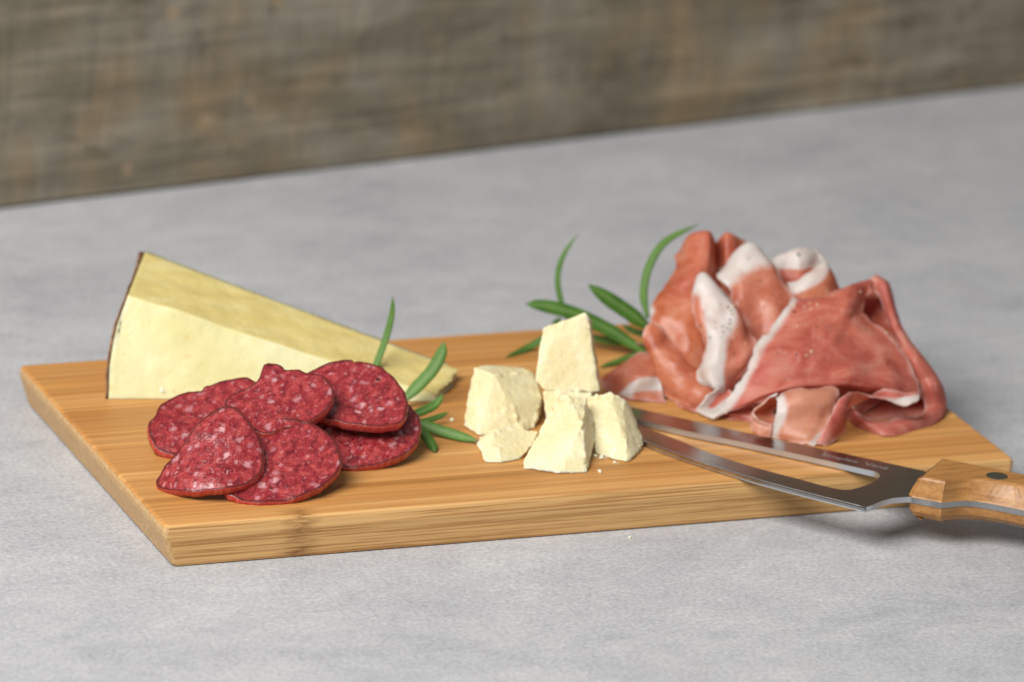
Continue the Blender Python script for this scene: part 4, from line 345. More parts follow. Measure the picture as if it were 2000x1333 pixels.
# ------------------------------------------------------------------ setting: table and wall
tb = mesh_obj('table_top', [(-1.6,-1.2,-0.03),(1.9,-1.2,-0.03),(1.9,0.95,-0.03),(-1.6,0.95,-0.03),(-1.6,-1.2,0),(1.9,-1.2,0),(1.9,0.95,0),(-1.6,0.95,0)],
              [(3,2,1,0),(4,5,6,7),(0,1,5,4),(1,2,6,5),(2,3,7,6),(3,0,4,7)], M_TABLE)
tag(tb, 'pale grey stone-look table top with soft mottling', 'table', kind='structure')
wa = math.atan2(0.0985, 0.5588)
wall = empty('plank_wall', (0.33, 0.4895, 0)); wall.rotation_euler.z = wa
tag(wall, 'weathered grey brown wooden plank wall behind the table', 'wall')
z0 = 0.001
for k, (h, x0) in enumerate([(0.148, 0), (0.14, 0), (0.15, 0), (0.145, 0)]):
    nx, nz = 90, 10; vs = []; L = 2.6
    for j in range(nz+1):
        for i in range(nx+1):
            x = -1.3 + L*i/nx; z = z0 + (h-0.002)*j/nz
            e = min(j, nz-j); y = 0.0006*noise.noise((x*14, z*60, k)) + (0.0015 if e == 0 else 0)
            if j == 0 and k == 0: z += 0.0006 + 0.0007*noise.noise((x*40, 0, 3))
            vs.append((x, y, z))
    nb = len(vs)
    vs += [(-1.3, 0.022, z0), (1.3, 0.022, z0), (1.3, 0.022, z0+h-0.002), (-1.3, 0.022, z0+h-0.002)]
    fs = [(j*(nx+1)+i, j*(nx+1)+i+1, (j+1)*(nx+1)+i+1, (j+1)*(nx+1)+i) for j in range(nz) for i in range(nx)] + [(nb+1, nb, nb+3, nb+2)]
    top = [nz*(nx+1)+i for i in range(nx+1)]; bot = list(range(nx+1))
    fs += [tuple(top[::1]) + (nb+2, nb+3), tuple(bot[::-1]) + (nb, nb+1)]
    mesh_obj('plank', vs, fs, M_WALL, wall)
    z0 += h

# ------------------------------------------------------------------ cutting board of bamboo strips
BW, BD = 0.36, 0.192
board = empty('cutting_board', (0.18, 0.096, 0)); tag(board, 'rectangular bamboo cutting board holding the meat and cheese', 'cutting board')
LEV = [(0.0004, 0.0050), (0.0016, 0.0040), (0.0125, 0.0006), (0.0148, 0.0003), (0.0165, 0.0006), (0.0172, 0.0012), (T, 0.0020)]
CRAD = 0.0018
def xin(y, d, dy):          # half-plan inset of the rounded rectangle at depth y, edge inset d
    lo, hi = dy, BD - dy; r = CRAD
    if y < lo + r: q = min(1, (lo + r - y)/r); return d + r*(1 - math.sqrt(max(0, 1 - q*q)))
    if y > hi - r: q = min(1, (y - hi + r)/r); return d + r*(1 - math.sqrt(max(0, 1 - q*q)))
    return d
NS = 19; edges = [BD*i/NS for i in range(NS+1)]
rs = random.Random(3)
for i in range(1, NS): edges[i] += rs.uniform(-0.0012, 0.0012)
for k in range(NS):
    vs, fs, fm = [], [], []; rings = []
    outer = k in (0, NS-1); ns = 10 if outer else 2
    for z, d in LEV:
        dy = d*0.25 if z < 0.014 else d
        y0 = dy if k == 0 else edges[k] + 0.00009; y1 = BD - dy if k == NS-1 else edges[k+1] - 0.00009
        ys = [y0 + (y1-y0)*(1-math.cos(math.pi/2*j/(ns-1)) if k == 0 else math.sin(math.pi/2*j/(ns-1)) if k == NS-1 else j/(ns-1)) for j in range(ns)]
        ring = [(xin(y, d, dy), y, z) for y in ys] + [(BW - xin(y, d, dy), y, z) for y in reversed(ys)]
        rings.append(len(vs)); vs += ring
    n = 2*ns
    for a in range(len(LEV)-1):
        for j in range(n):
            j2 = (j+1) % n; fs.append((rings[a]+j2, rings[a]+j, rings[a+1]+j, rings[a+1]+j2))
            xx = vs[rings[a]+j][0], vs[rings[a]+j2][0]
            fm.append(1 if (max(xx) < 0.004+0.005 or min(xx) > BW-0.009) and a < 4 and j != n-1 and j != ns-1 else 0)
    fs.append(tuple(range(rings[0], rings[0]+n))); fm.append(0)
    fs.append(tuple(reversed(range(rings[-1], rings[-1]+n)))); fm.append(0)
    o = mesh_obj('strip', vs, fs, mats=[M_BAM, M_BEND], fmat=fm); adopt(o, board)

# ------------------------------------------------------------------ salami slices
SLAB = [('salami slice standing folded to a point, foremost on the left', 's1'), ('salami slice at the far left, touching the pale cheese wedge from below', 's2'),
        ('salami slice leaning in the upper middle with a notched corner on top', 's3'), ('salami slice at the upper right, topmost before the rosemary', 's4'),
        ('salami slice lying at the front centre, lowest edge near the board front', 's5'), ('dark salami slice at the lower right beneath the upper right one', 's6')]
def make_salami(d, idx, label):
    c = Vector(d['c']); r1 = V(d['r1']); r2 = V(d['r2']); n = len(r2)
    nrm = Vector((0, 0, 0))
    for i in range(n): nrm += (r2[i]-c).cross(r2[(i+1) % n]-c)
    nrm.normalize()
    if nrm.dot(CC - c) < 0: nrm = -nrm
    ux = nrm.orthogonal().normalized(); uy = nrm.cross(ux)
    th = 0.0040
    def pos(i, t):
        a = 0.62; l0 = (t-a)*(t-1)/(a); l1 = t*(t-1)/(a*(a-1)); l2 = t*(t-a)/(1-a)
        return c*l0 + r1[i]*l1 + r2[i]*l2
    def wav(p): return nrm*(0.0016*noise.noise(p*52 + Vector((idx*9, 0, 0))) + 0.0006*noise.noise(p*170) + 0.00032*noise.noise(p*420) + 0.00012*noise.noise(p*900))
    ts = [0.06*k for k in range(1, 16)] + [0.94, 0.975]
    vs = [c + wav(c)]; rim = [0.0]; rings = []
    def ring(f, rv):
        rings.append(len(vs))
        for i in range(n):
            vs.append(f(i)); rim.append(rv)
    def jag(i): return 0.00045*noise.noise((i*0.55, idx*5.0, 0)) + 0.0003*noise.noise((i*0.2, idx*3.0, 4))
    for t in ts: ring(lambda i: (lambda p: p + wav(p))(pos(i, t)), 0.0 if t < 0.93 else 0.1 if t < 0.95 else 0.4)
    def out(i): q = r2[i]-c; q = q - nrm*q.dot(nrm); return q.normalized()
    for t, dz, rv, o_ in ((0.992, 0.0, 0.5, 0), (1.0, -0.0002, 1.0, 0), (1.0, -0.0013, 1, 0.0002), (1.0, -0.0026, 1, 0.0001), (0.99, -0.0038, 1, 0)):
        ring(lambda i: (lambda p: p + wav(p) + nrm*dz + out(i)*(o_ + jag(i)))(pos(i, t)), rv)
    for t in (0.9, 0.6, 0.3): ring(lambda i: (lambda p: p + wav(p) - nrm*th)(pos(i, t)), 0.0)
    vs.append(c + wav(c) - nrm*th); rim.append(0.0)
    fs = [(0, rings[0]+i, rings[0]+(i+1) % n) for i in range(n)]
    for a, b in zip(rings, rings[1:]): fs += [(a+i, b+i, b+(i+1) % n, a+(i+1) % n) for i in range(n)]
    fs += [(len(vs)-1, rings[-1]+(i+1) % n, rings[-1]+i) for i in range(n)]
    o = mesh_obj('salami_slice', vs, fs, M_SAL, smooth=True)
    set_attr(o, 'rim', 'FLOAT', rim)
    fl = []
    for v in vs: q = v - c; fl += [q.dot(ux) + idx*0.31, q.dot(uy) + idx*0.17, q.dot(nrm)]
    set_attr(o, 'pl', 'FLOAT_VECTOR', fl)
    lo = min(v.z for v in vs)
    if lo < T + 0.0002: o.location.z = T + 0.0002 - lo if lo > T - 0.0016 else 0.0
    return tag(o, label, 'salami', 'salami slices fanned at the board front')
for i, (d, (lb, _)) in enumerate(zip(DATA['salami'], SLAB)): make_salami(d, i, lb)

# ------------------------------------------------------------------ raw ham slices
def sheet(gd, sub, th, seed):
    G = [V(r) for r in gd['g']]; Fm = gd['f']; nr, nc = len(G), len(G[0])
    # crumple: refine the control net once and push the new points in and out, then interpolate stiffly so creases stay crisp
    rows = [spline(r, (nc-1)*2) for r in G]; cols = [spline([r[j] for r in rows], (nr-1)*2) for j in range((nc-1)*2+1)]
    H = [[cols[j][i] for j in range((nc-1)*2+1)] for i in range((nr-1)*2+1)]
    for i, r in enumerate(H):
        for j, p in enumerate(r):
            k = 0.0032*noise.noise(p*95 + Vector((seed*11, 2, 0)))*(0.35 if i in (0, len(H)-1) or j in (0, len(r)-1) else 1.0)
            r[j] = p + (CC - p).normalized()*k
    NU, NV = (nc-1)*sub, (nr-1)*sub
    rows = [stiff(r, NU) for r in H]
    pts = [[None]*(NU+1) for _ in range(NV+1)]
    for j in range(NU+1):
        for i, p in enumerate(stiff([r[j] for r in rows], NV)): pts[i][j] = p
    def fatv(i, j):
        y = i/NV*(nr-1); x = j/NU*(nc-1); a = min(int(y), nr-2); b = min(int(x), nc-2); fy, fx = y-a, x-b
        return (Fm[a][b]*(1-fx)+Fm[a][b+1]*fx)*(1-fy) + (Fm[a+1][b]*(1-fx)+Fm[a+1][b+1]*fx)*fy
    nor = [[None]*(NU+1) for _ in range(NV+1)]
    for i in range(NV+1):
        for j in range(NU+1):
            du = pts[i][min(j+1, NU)] - pts[i][max(j-1, 0)]; dv = pts[min(i+1, NV)][j] - pts[max(i-1, 0)][j]
            n = du.cross(dv)
            if n.length < 1e-12: n = CC - pts[i][j]
            nor[i][j] = n.normalized()
    lu = (pts[NV//2][NU//2]-pts[NV//2][NU//2-1]).length; lv = (pts[NV//2][NU//2]-pts[NV//2-1][NU//2]).length
    vs, fa, pl, eg_ = [], [], [], []
    for s_ in (1, -1):
        for i in range(NV+1):
            for j in range(NU+1):
                p = pts[i][j]; n = nor[i][j]
                edge = min(i, j, NV-i, NU-j); h = th
                w = 0.0005*noise.noise(p*55 + Vector((seed*7, 0, 0))) + 0.0005*(0.35 - abs(noise.noise(Vector((p.x*70+seed*3, p.y*45, p.z*110))))) + 0.00008*noise.noise(p*260)
                ef = max(0.0, 1 - min(min(j, NU-j)*lu, min(i, NV-i)*lv)/0.010)
                w += ef*ef*0.0026*noise.noise(p*105 + Vector((seed*5, 3, 0)))
                q = p + n*(s_*h/2 + w)
                if edge == 0:
                    q += Vector((noise.noise(p*320), noise.noise(p*320 + Vector((9, 0, 0))), noise.noise(p*320 + Vector((0, 9, 0)))))*0.0007
                vs.append(q); fa.append(fatv(i, j)); eg_.append(max(0.0, 1 - min(j, NU-j)*(pts[i][NU//2]-pts[i][NU//2-1]).length/0.0022, 1 - min(i, NV-i)*(pts[NV//2][j]-pts[NV//2-1][j]).length/0.0022)); pl += [p.x + seed*0.37, p.y*0.9 + p.z*0.6 + seed*0.21, p.z]
    W = NU+1; N = W*(NV+1); fs = []
    for i in range(NV):
        for j in range(NU):
            a, b, c, d = i*W+j, i*W+j+1, (i+1)*W+j+1, (i+1)*W+j
            fs += [(a, d, c, b), (N+a, N+b, N+c, N+d)]
    loop = [j for j in range(NU)] + [i*W+NU for i in range(NV)] + [NV*W+j for j in range(NU, 0, -1)] + [i*W for i in range(NV, 0, -1)]
    for a, b in zip(loop, loop[1:]+loop[:1]): fs.append((a, b, N+b, N+a))
    return vs, fs, fa, pl, len(loop), eg_
HL = {'back_tall': 'tall reddish ham fold with a rounded top, at the back left of the pile',
      'fat_cap': 'ham slice capped with a broad white fat edge, middle top of the pile',
      'fat_strip': 'ham slice with a vertical white fat strip peppered down its middle',
      'loop': 'ham slice curled in a loop with white fat, highest at the back right',
      'broad': 'broad ham slice with a thin pale fat rim slanting across the pile front',
      'folded_rim': 'dark pink ham slice folded round the right side of the pile',
      's_curl': 'ham edge curling in an s below the broad slice, with a white lip',
      'flap': 'ham flap with a white fat edge hanging down to the knife blade',
      'left_lying': 'flat ham slice with a white band, farthest left beside the cheese chunks',
      'left_flap': 'orange ham flap on the left, between the flat slice and the fat strip',
      'under': 'ham slice lying lowest under the pile, just behind the knife'}
# per-slice meat tone: rose share, paleness, depth
HT = {'back_tall': (0.08, 0, 0.06, 1), 'fat_cap': (0.3, 0.15, 0, 1), 'fat_strip': (0.5, 0.15, 0, 1), 'loop': (0.1, 0, 0.1, 1), 'broad': (0.55, 0, 0, 1),
      'folded_rim': (0.65, 0.10, 0, 1), 's_curl': (0.8, 0.08, 0, 1), 'flap': (0.05, 0.42, 0, 1), 'left_lying': (0.2, 0.05, 0.1, 1), 'left_flap': (0.15, 0.05, 0, 1), 'under': (0.2, 0, 0.1, 1)}
for k, (key, gs) in enumerate(DATA['ham'].items()):
    vs, fs, fa, pl, rims, ega = [], [], [], [], [], []
    for q, gd in enumerate(gs):
        a, b, c, d, nrim, e_ = sheet(gd, 10, 0.0006, k + q*0.13)
        off = len(vs); vs += a; fs += [tuple(x+off for x in f) for f in b]; rims += fs[-nrim:]; ega += e_; fa += c; pl += d
    for v in vs:
        if v.z < T + 0.0003: v.z = T + 0.0003 + 0.0002*noise.noise(v*300)
    o = mesh_obj('ham_slice', vs, fs, M_HAM, smooth=True)
    sharp = set()
    for f in rims: sharp |= {tuple(sorted((f[0], f[1]))), tuple(sorted((f[2], f[3])))}
    for e in o.data.edges:
        if tuple(sorted(e.vertices)) in sharp: e.use_edge_sharp = True
    set_attr(o, 'fat', 'FLOAT', fa); set_attr(o, 'edge', 'FLOAT', ega); set_attr(o, 'pl', 'FLOAT_VECTOR', pl)
    o.color = HT[key]
    tag(o, HL[key], 'ham', 'raw ham slices piled on the board')

# ------------------------------------------------------------------ cheese wedge
A, B = V(DATA['wedge']['a']), V(DATA['wedge']['b'])
def loft(A, B, NSG, sub, amp, tipj=True):
    m = len(A); per = []
    for i in range(m):
        n_ = sub[i]
        for k in range(n_): per.append((i, k/n_))
    vs = []
    for s in range(NSG+1):
        t = s/NSG
        S = [A[i].lerp(B[i], t) for i in range(m)]
        for i, f in per:
            p = S[i].lerp(S[(i+1) % m], f); vs.append(p)
    return vs, per
sub = [6, 6, 6, 22, 10, 20]
vs, per = loft(A, B, 70, sub, 0); n = len(per); cen = sum(vs, Vector())/len(vs)
out = []
for q, p in enumerate(vs):
    s = q//n; t = s/70
    d = (p - cen).normalized()
    ed = min(per[q % n][1], 1-per[q % n][1])
    w = 0.0009*noise.noise(p*45) + 0.00035*noise.noise(p*170) + 0.00015*noise.noise(p*500)
    if per[q % n][0] == 3: w += 0.0006*noise.noise((p.x*60, p.y*160, 1))
    r = p + Vector((0.15, -0.75, 0.65))*w if per[q % n][0] < 4 else p.copy()
    if t > 0.9: r.x += (t-0.9)/0.1*(0.0030*noise.noise((p.y*230, p.z*200, 5)) + 0.0016*noise.noise((p.y*620, p.z*500, 2)))
    if r.z < T + 0.0002: r.z = T + 0.0002
    out.append(r)
fs, fm = [], []
for s in range(70):
    for j in range(n):
        j2 = (j+1) % n; fs.append((s*n+j, (s+1)*n+j, (s+1)*n+j2, s*n+j2)); fm.append(1 if per[j][0] == 3 else 0)
fs += [tuple(range(n)), tuple(reversed(range(70*n, 71*n)))]; fm += [0, 0]
wedge = empty('cheese_wedge', (A[0].x, A[0].y, T)); tag(wedge, 'large pale yellow cheese wedge with thin brown rind, behind the salami', 'cheese')
pst = mesh_obj('paste', out, fs, mats=[M_PASTE, M_DRY], fmat=fm, smooth=True); adopt(pst, wedge)
bv = pst.modifiers.new('round', 'BEVEL'); bv.width = 0.0007; bv.segments = 2; bv.limit_method = 'ANGLE'; bv.angle_limit = math.radians(35)
# outer rind over the thick end: a curved slab that follows the end's outline
fr = spline(A[0:4], 24) + spline(A[3:5], 16)[1:]; bk = [A[5].lerp(A[4], k/40) for k in range(41)]
axd = (A[0]-B[0]).normalized(); vs, fs = [], []
for lay in (0.0002, 0.0013):
    for k in range(41):
        for j in range(9):
            u = j/8; p = fr[k].lerp(bk[k], u)
            bulge = 0.0012*math.sin(math.pi*min(u, 1))
            p = p + axd*(lay + bulge) + Vector((0, -0.0003, 0.0003))*(lay > 0.001)
            p = p + axd*0.0004*noise.noise(p*220)
            vs.append(p)
NR = 41*9
for k in range(40):
    for j in range(8):
        a, b, c, d = k*9+j, k*9+j+1, (k+1)*9+j+1, (k+1)*9+j; fs += [(a, b, c, d), (NR+a, NR+d, NR+c, NR+b)]
lp = list(range(0, 9)) + [k*9+8 for k in range(1, 41)] + [40*9+j for j in range(7, -1, -1)] + [k*9 for k in range(39, 0, -1)]
for a, b in zip(lp, lp[1:]+lp[:1]): fs.append((a, NR+a, NR+b, b))
for v in vs: v.z = max(v.z, T+0.0002)
rd = mesh_obj('rind', vs, fs, M_RIND, smooth=True); adopt(rd, wedge); tag(rd, 'thin brown rind on the thick end')
# flat rind along the far side, showing as a grey-green line along the upper edge
vs, fs = [], []
for s in range(51):
    t = s/50*0.97; top = A[4].lerp(B[4], t); bot = A[5].lerp(B[5], t)
    for y_ in (0.0002, 0.0015):
        for q in (bot, top):
            e = Vector((0.25, 0.9, 0.0))*y_; r = q + e
            if q is top: r.z += 0.0002 + 0.0004*noise.noise(r*200)
            vs.append(r)
for s in range(50):
    a, b = s*4, (s+1)*4
    fs += [(a, b, b+1, a+1), (a+1, b+1, b+3, a+3), (a+3, b+3, b+2, a+2), (a+2, b+2, b, a)]
fs += [(0, 1, 3, 2), (200, 202, 203, 201)]
for v in vs: v.z = max(v.z, T+0.0002)
rd2 = mesh_obj('rind', vs, fs, M_GRIND); adopt(rd2, wedge)

# ------------------------------------------------------------------ parmesan chunks
PL = {'left': 'large cheese chunk on the left of the broken pile, beside rosemary', 'top': 'cheese chunk balanced upright on top of the broken pile',
      'small': 'small flat cheese piece lying front left of the broken pile', 'front': 'triangular cheese chunk standing foremost in the broken pile',
      'right': 'cheese chunk with a crumbly side on the right, touching the knife', 'middle': 'cheese chunk hidden in the middle that carries the top one'}
def make_chunk(key, pts, seed):
    bm = bmesh.new()
    for p in V(pts):
        p.z = max(p.z, T + 0.0003); bm.verts.new(p)
    r = bmesh.ops.convex_hull(bm, input=bm.verts)
    bmesh.ops.delete(bm, geom=[g for g in r['geom_interior'] if isinstance(g, bmesh.types.BMVert)], context='VERTS')
    bmesh.ops.dissolve_limit(bm, angle_limit=math.radians(6), verts=bm.verts, edges=bm.edges)
    SEG = [(e.verts[0].co.copy(), e.verts[1].co.copy()) for e in bm.edges if e.calc_face_angle(0) > 0.3]
    bmesh.ops.bevel(bm, geom=bm.edges[:], offset=0.0005, segments=2, affect='EDGES', profile=0.6, clamp_overlap=True)
    bmesh.ops.triangulate(bm, faces=bm.faces[:])
    for _ in range(7):
        es = [e for e in bm.edges if e.calc_length() > 0.00085]
        if not es or len(bm.verts) > 9000: break
        bmesh.ops.subdivide_edges(bm, edges=es, cuts=1, use_grid_fill=False)
        bmesh.ops.triangulate(bm, faces=bm.faces[:])
    bm.normal_update()
    sv = Vector((seed*3.1, seed*1.7, 0)); mv = []
    for v in bm.verts:
        p = v.co; n = v.normal
        de = 1.0
        for a_, b_ in SEG:
            ab = b_ - a_; t_ = max(0.0, min(1.0, (p-a_).dot(ab)/ab.length_squared)); de = min(de, (a_ + ab*t_ - p).length_squared)
        rough = 0.10 + 0.55*math.exp(-de/0.0012**2)*(0.65 + noise.noise(p*130 + sv)) + 1.5*max(0.0, noise.noise(p*60 + sv) - 0.30)
        cell = noise.voronoi(p*330 + sv)[0][0]
        w = 0.00035*noise.noise(p*55 + sv) + rough*(0.0008*noise.fractal(p*330 + sv, 0.8, 2.1, 4) + 0.0014*(cell - 0.4))
        mv.append((v, p + n*w))
    for v, p in mv:
        v.co = p
        if v.co.z < T + 0.0002: v.co.z = T + 0.0002
    me = bpy.data.meshes.new('parmesan_chunk'); bm.to_mesh(me); bm.free(); me.materials.append(M_PARM)
    me.polygons.foreach_set('use_smooth', [True]*len(me.polygons))
    o = bpy.data.objects.new('cheese_chunk', me); COL.objects.link(o)
    return tag(o, PL[key], 'cheese', 'broken hard cheese chunks')
for i, (k, p) in enumerate(DATA['parmesan'].items()): make_chunk(k, p, i)

# ------------------------------------------------------------------ rosemary
def leaf(path, w, parent, seed, face=None):
    P = spline(V(path), 22); n = len(P); K = 16; vs, tip, side, fs, rib = [], [], [], [], []
    ph = random.Random(seed).uniform(-0.5, 0.5)
    for i, p in enumerate(P):
        t = i/(n-1); tg = (P[min(i+1, n-1)] - P[max(i-1, 0)]).normalized()
        vd = (CC - p).normalized(); vd = (vd + Vector((0, 0, 0.35+ph))).normalized()
        bi = tg.cross(vd).normalized(); nn = bi.cross(tg).normalized()
        prof = min(1.0, 0.45 + 2.6*t)*(1.0 if t < 0.5 else max(0.0, 1 - ((t-0.5)/0.5)**3.0))
        prof = max(prof, 0.16 if t < 1 else 0.05); hw = w*0.44*prof; hh = max(hw*0.26, 0.00025*prof)
        for k in range(K):
            a = 2*math.pi*k/K; x, y = math.cos(a)*hw, math.sin(a)*hh
            if y > 0: y -= hh*0.75*math.exp(-(x/(hw*0.28+1e-9))**2)      # midrib groove on the upper side
            y -= 0.25*hh*(x/(hw+1e-9))**2
            vs.append(p + bi*x + nn*y); tip.append(t); rib.append(math.exp(-(x/(hw*0.22+1e-9))**2) if math.sin(a) > 0 else 0.0); side.append(0.5 - 0.5*math.sin(a) if abs(math.sin(a)) > 0.2 else 0.4)
    fs = [(i*K+k, i*K+(k+1) % K, (i+1)*K+(k+1) % K, (i+1)*K+k) for i in range(n-1) for k in range(K)]
    fs += [tuple(reversed(range(K))), tuple(range((n-1)*K, n*K))]
    for v in vs: v.z = max(v.z, T+0.0002)
    o = mesh_obj('leaf', vs, fs, M_LEAF, smooth=True); set_attr(o, 'tip', 'FLOAT', tip); set_attr(o, 'side', 'FLOAT', side); set_attr(o, 'rib', 'FLOAT', rib)
    return adopt(o, parent)
def stem(path, r, parent):
    P = spline(V(path), 20); K = 8; vs = []
    for i, p in enumerate(P):
        tg = (P[min(i+1, 20)] - P[max(i-1, 0)]).normalized(); a = tg.orthogonal().normalized(); b = tg.cross(a)
        vs += [p + (a*math.cos(2*math.pi*k/K) + b*math.sin(2*math.pi*k/K))*r*(1 + 0.15*noise.noise(p*300)) for k in range(K)]
    fs = [(i*K+k, i*K+(k+1) % K, (i+1)*K+(k+1) % K, (i+1)*K+k) for i in range(20) for k in range(K)] + [tuple(reversed(range(K))), tuple(range(20*K, 21*K))]
    for v in vs: v.z = max(v.z, T+0.0002)
    return adopt(mesh_obj('stem', vs, fs, M_STEM, smooth=True), parent)
for key, lb in (('front', 'fresh green rosemary sprig poking out from under the salami'), ('back', 'fresh green rosemary sprig between the cheese chunks and the ham')):
    st = DATA['stem_'+key]; root = empty('rosemary_sprig', (st[-1][0], st[-1][1], T)); tag(root, lb, 'rosemary', 'rosemary sprigs')
    stem(st, 0.0011 if key == 'front' else 0.0009, root)
    for i, l in enumerate(DATA['leaf_'+key]): leaf(l['p'], l['w'], root, i + len(key))

# ------------------------------------------------------------------ knife
zb = DATA['zb']; zt = zb + 0.0023; bl = DATA['blade']
def v2(l): return [Vector((p[0], p[1], 0)) for p in l]
sp, sl, eg, hl = v2(bl['spine']), v2(bl['slot']), v2(bl['edge']), v2(bl['heel'])
slot = sl; ax = Vector((0.655, -0.755, 0)).normalized(); pr = Vector((0.755, 0.655, 0))
knife = empty('cheese_knife', (0.3, -0.03, zb)); tag(knife, 'slotted steel cheese knife with wooden handle reaching over the board edge', 'knife')
hb, ht, hk = v2(DATA['hbot']), v2(DATA['htop']), v2(DATA['hback'])
outer = spline(sp, 30) + [hk[0] - pr*0.004 + ax*0.004, hb[2] + pr*0.003] + list(reversed(hl)) + list(reversed(spline(eg, 30)))[1:]
slotp = []
m = len(slot)
for i in range(m):
    p0, p1, p2, p3 = slot[i-1], slot[i], slot[(i+1) % m], slot[(i+2) % m]
    for f in (0, 0.25, 0.5, 0.75): slotp.append((p1*2 + (p2-p0)*f + (p0*2 - p1*5 + p2*4 - p3)*f*f + (p1*3 - p0 - p2*3 + p3)*f**3)*0.5)
def prism(name, outer, holes, z0, z1, mat, bev=0.0):
    cu = bpy.data.curves.new(name, 'CURVE'); cu.dimensions = '2D'; cu.fill_mode = 'BOTH'
    for lp in [outer] + holes:
        s_ = cu.splines.new('POLY'); s_.points.add(len(lp)-1); s_.use_cyclic_u = True
        for q, p in zip(s_.points, lp): q.co = (p.x, p.y, 0, 1)
    cu.extrude = (z1-z0)/2 - bev; cu.bevel_depth = bev; cu.bevel_resolution = 1; cu.offset = -bev
    tmp = bpy.data.objects.new(name, cu); COL.objects.link(tmp)
    dg = bpy.context.evaluated_depsgraph_get(); me = bpy.data.meshes.new_from_object(tmp.evaluated_get(dg)); bpy.data.objects.remove(tmp)
    me.transform(Matrix.Translation((0, 0, (z0+z1)/2))); me.materials.clear(); me.materials.append(mat); me.name = name
    o = bpy.data.objects.new(name, me); COL.objects.link(o); return o
bo = prism('blade', outer, [slotp], zb, zt, M_STEEL, 0.0); adopt(bo, knife)
bo.data.materials.append(M_EDGE)
for pl_ in bo.data.polygons: pl_.material_index = 0 if abs(pl_.normal.z) > 0.5 else 1
# ground cutting edge: a narrow bright bevel along the lower prong
E_ = spline(eg, 40)[6:]; vs, fs = [], []
for i, p in enumerate(E_):
    vs += [(p.x, p.y, zt-0.0001), (p.x-0.0015*pr.x, p.y-0.0015*pr.y, zt-0.0001), (p.x+0.0002*pr.x, p.y+0.0002*pr.y, zb+0.0003)]
for i in range(len(E_)-1):
    a, b = i*3, (i+1)*3; fs += [(a, a+1, b+1, b), (a+1, a+2, b+2, b+1), (a+2, a, b, b+2)]
fs += [(0, 2, 1), (len(vs)-3, len(vs)-2, len(vs)-1)]
adopt(mesh_obj('cutting_edge', vs, fs, M_STEEL), knife)
# handle: two wooden scales on a steel tang; the butt lies outside the picture
L_ = 0.075
fb = hb[2:] + [hb[-1] + ax*0.02 + pr*0.001, hb[-1] + ax*0.045, hb[-1] + ax*L_ + pr*0.004]
ft = ht[2:] + [ht[-1] + ax*0.02 + pr*0.001, ht[-1] + ax*0.045, ht[-1] + ax*L_ + pr*0.005]
bk = hk[1:] + [hk[-1] + ax*0.025, hk[-1] + ax*0.05 - pr*0.001, hk[-1] + ax*(L_-0.004) - pr*0.004]
tang = [hb[0], hb[1]] + spline(fb, 30) + list(reversed([hk[0]] + spline(bk, 31)))
adopt(prism('tang', tang, [], zb, zt, M_STEEL, 0.0), knife)
def scale_(name, z0, z1, up):
    # rings from the tang outward; ring 0 on the tang, last ring the outer face, slightly inset
    base = [hb[0], hb[1]] + spline(fb, 30) + list(reversed([hk[0]] + spline(bk, 31)))
    topp = [ht[1], ht[1].lerp(ht[2], 0.08)] + spline(ft, 30) + list(reversed([ht[0]] + spline(bk, 31)))
    c = sum(base, Vector())/len(base); vs, fs = [], []; n = len(base)
    lv = [(0, 0, 0), (0.06, 0.02, 0.0002), (0.35, 0.30, 0.0002), (0.88, 0.9, 0.0002), (0.96, 1.0, 0.0006), (1.0, 1.0, 0.0013)] if up else [(0, 0, 0.0), (0.06, 0.0, 0.0002), (0.5, 0.1, 0.0004), (0.8, 0.5, 0.0010), (1.0, 1.0, 0.0026)]
    for h, mx, ins in lv:
        for i in range(n):
            p = base[i].lerp(topp[i], mx); q = base[i-1].lerp(topp[i-1], mx); r = base[(i+1) % n].lerp(topp[(i+1) % n], mx)
            tg = (r-q).normalized(); inn = Vector((-tg.y, tg.x, 0))
            p = p + inn*ins
            vs.append((p.x, p.y, z0 + (z1-z0)*h))
    for a in range(len(lv)-1):
        for i in range(n): fs.append((a*n+i, a*n+(i+1) % n, (a+1)*n+(i+1) % n, (a+1)*n+i))
    for b0 in (0, (len(lv)-1)*n): fs += [(b0+i, b0+i+1, b0+n-2-i, b0+n-1-i) for i in range(n//2-1)]
    o = mesh_obj(name, vs, fs, M_HAND)
    b_ = bmesh.new(); b_.from_mesh(o.data); bmesh.ops.recalc_face_normals(b_, faces=b_.faces[:]); b_.to_mesh(o.data); b_.free()
    return adopt(o, knife)
sc1 = scale_('handle_scale', zt+0.00008, zt+0.0085, True); sc2 = scale_('handle_scale', zb-0.00008, zb-0.0070, False)
def disc(name, c, r, z0, z1, mat, par):
    K = 40; vs = [(c[0]+r*math.cos(2*math.pi*k/K), c[1]+r*math.sin(2*math.pi*k/K), z) for z in (z0, z1) for k in range(K)]
    vs += [(c[0]+0.9*r*math.cos(2*math.pi*k/K), c[1]+0.9*r*math.sin(2*math.pi*k/K), z1+0.00012) for k in range(K)]
    fs = [(l*K+k, l*K+(k+1) % K, (l+1)*K+(k+1) % K, (l+1)*K+k) for l in (0, 1) for k in range(K)] + [tuple(range(2*K, 3*K)), tuple(reversed(range(K)))]
    return adopt(mesh_obj(name, vs, fs, mat), par)
disc('rivet', DATA['rivet'][0], 0.0043, zt+0.006, zt+0.0086, M_RIV, knife)
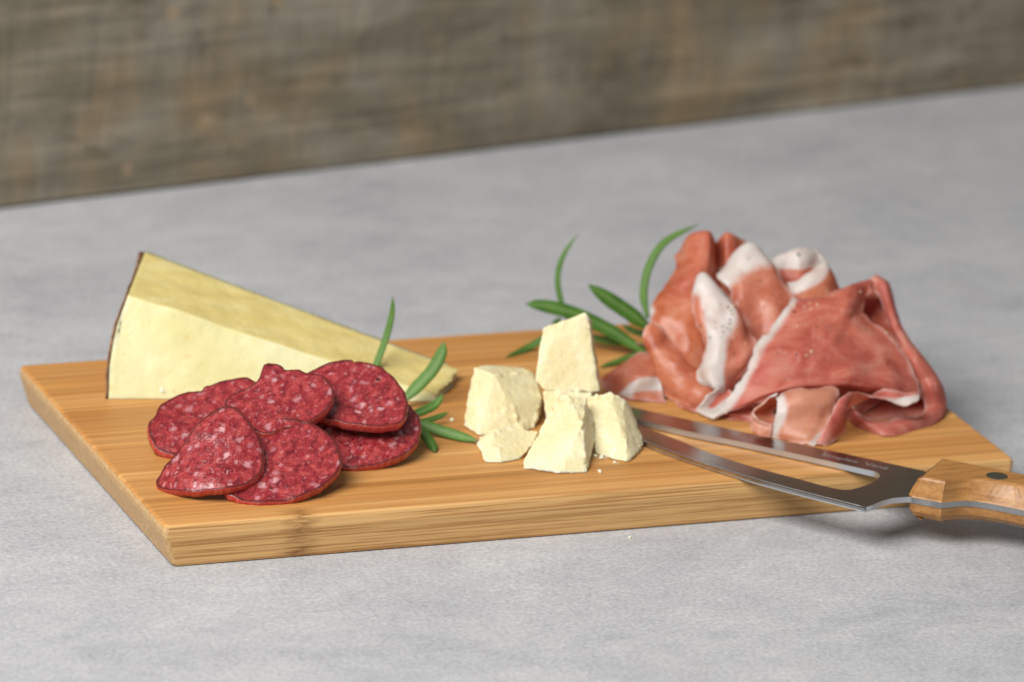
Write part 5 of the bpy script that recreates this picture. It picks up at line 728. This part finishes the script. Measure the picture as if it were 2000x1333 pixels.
# faint etched lettering along the upper prong
t0, t1 = Vector((*DATA['text'][0], 0)), Vector((*DATA['text'][1], 0))
cu = bpy.data.curves.new('lettering', 'FONT'); cu.body = 'Simplee  Vané'; cu.size = 1.0
tmp = bpy.data.objects.new('lettering', cu); COL.objects.link(tmp); dg = bpy.context.evaluated_depsgraph_get()
me = bpy.data.meshes.new_from_object(tmp.evaluated_get(dg)); bpy.data.objects.remove(tmp)
xs = [v.co.x for v in me.vertices]; w_ = max(xs)-min(xs); dr = (t1-t0); sc_ = dr.length/w_; dr.normalize(); up_ = Vector((-dr.y, dr.x, 0))
for v in me.vertices:
    p = t0 + dr*(v.co.x-min(xs))*sc_ + up_*(v.co.y*sc_*0.9 - 0.0006); v.co = (p.x, p.y, zt + 0.00003)
me.materials.clear(); me.materials.append(M_ENG)
lo = bpy.data.objects.new('lettering', me); COL.objects.link(lo); adopt(lo, bo); bo_l = tag(lo, 'faint etched lettering')

# ------------------------------------------------------------------ crumbs and cracked pepper
def bits(name, items, mats, label, cat):
    bm = bmesh.new(); rr = random.Random(5)
    for it in items:
        p = Vector(it[:3]); s = it[3]; mi = it[4] if len(it) > 4 else 0
        g = bmesh.ops.create_icosphere(bm, subdivisions=2, radius=s)['verts']; sx = [rr.uniform(0.75, 1.25) for _ in range(3)]
        ro = Matrix.Rotation(rr.uniform(0, 6), 3, 'Z') @ Matrix.Rotation(rr.uniform(0, 6), 3, 'X')
        for v in g:
            q = ro @ Vector((v.co.x*sx[0], v.co.y*sx[1], v.co.z*sx[2])); q *= 1 + 0.35*noise.noise(q*(1.3/s) + p*900); v.co = p + q
        for f in {f for v in g for f in v.link_faces}: f.material_index = mi
    me = bpy.data.meshes.new(name); bm.to_mesh(me); bm.free()
    for m in mats: me.materials.append(m)
    o = bpy.data.objects.new(name, me); COL.objects.link(o); return tag(o, label, cat, kind='stuff')
cr = []; rr = random.Random(9)
for x, y, z, s in DATA['crumbs']:
    cr.append((x, y, z + s*0.6, s))
    for _ in range(1): cr.append((x + rr.uniform(-1, 1)*s*2.6, y + rr.uniform(-1, 1)*s*3, z + s*0.2, s*rr.uniform(0.2, 0.5)))
bits('cheese_crumbs', cr, [M_PARM], 'tiny pale cheese crumbs scattered around the broken chunks', 'crumbs')
from mathutils.bvhtree import BVHTree
hv, hf = [], []
for o in [o for o in COL.objects if o.name.startswith('ham_slice')]:
    off = len(hv); hv += [v.co.copy() for v in o.data.vertices]; hf += [tuple(i+off for i in p.vertices) for p in o.data.polygons]
bvh = BVHTree.FromPolygons(hv, hf); pep = []
for x, y, z, s, k in DATA['pepper']:          # let every speck settle on the nearest outer meat surface
    p = Vector((x, y, z)); up = (CC - p).normalized(); hit = bvh.ray_cast(p + up*0.008, -up, 0.03)[0] or p
    pep.append((*(hit + up*s*0.45), s, k))
bits('cracked_pepper', pep, [M_PEP, M_CREAM], 'coarse cracked black and cream pepper sprinkled over the ham', 'pepper')
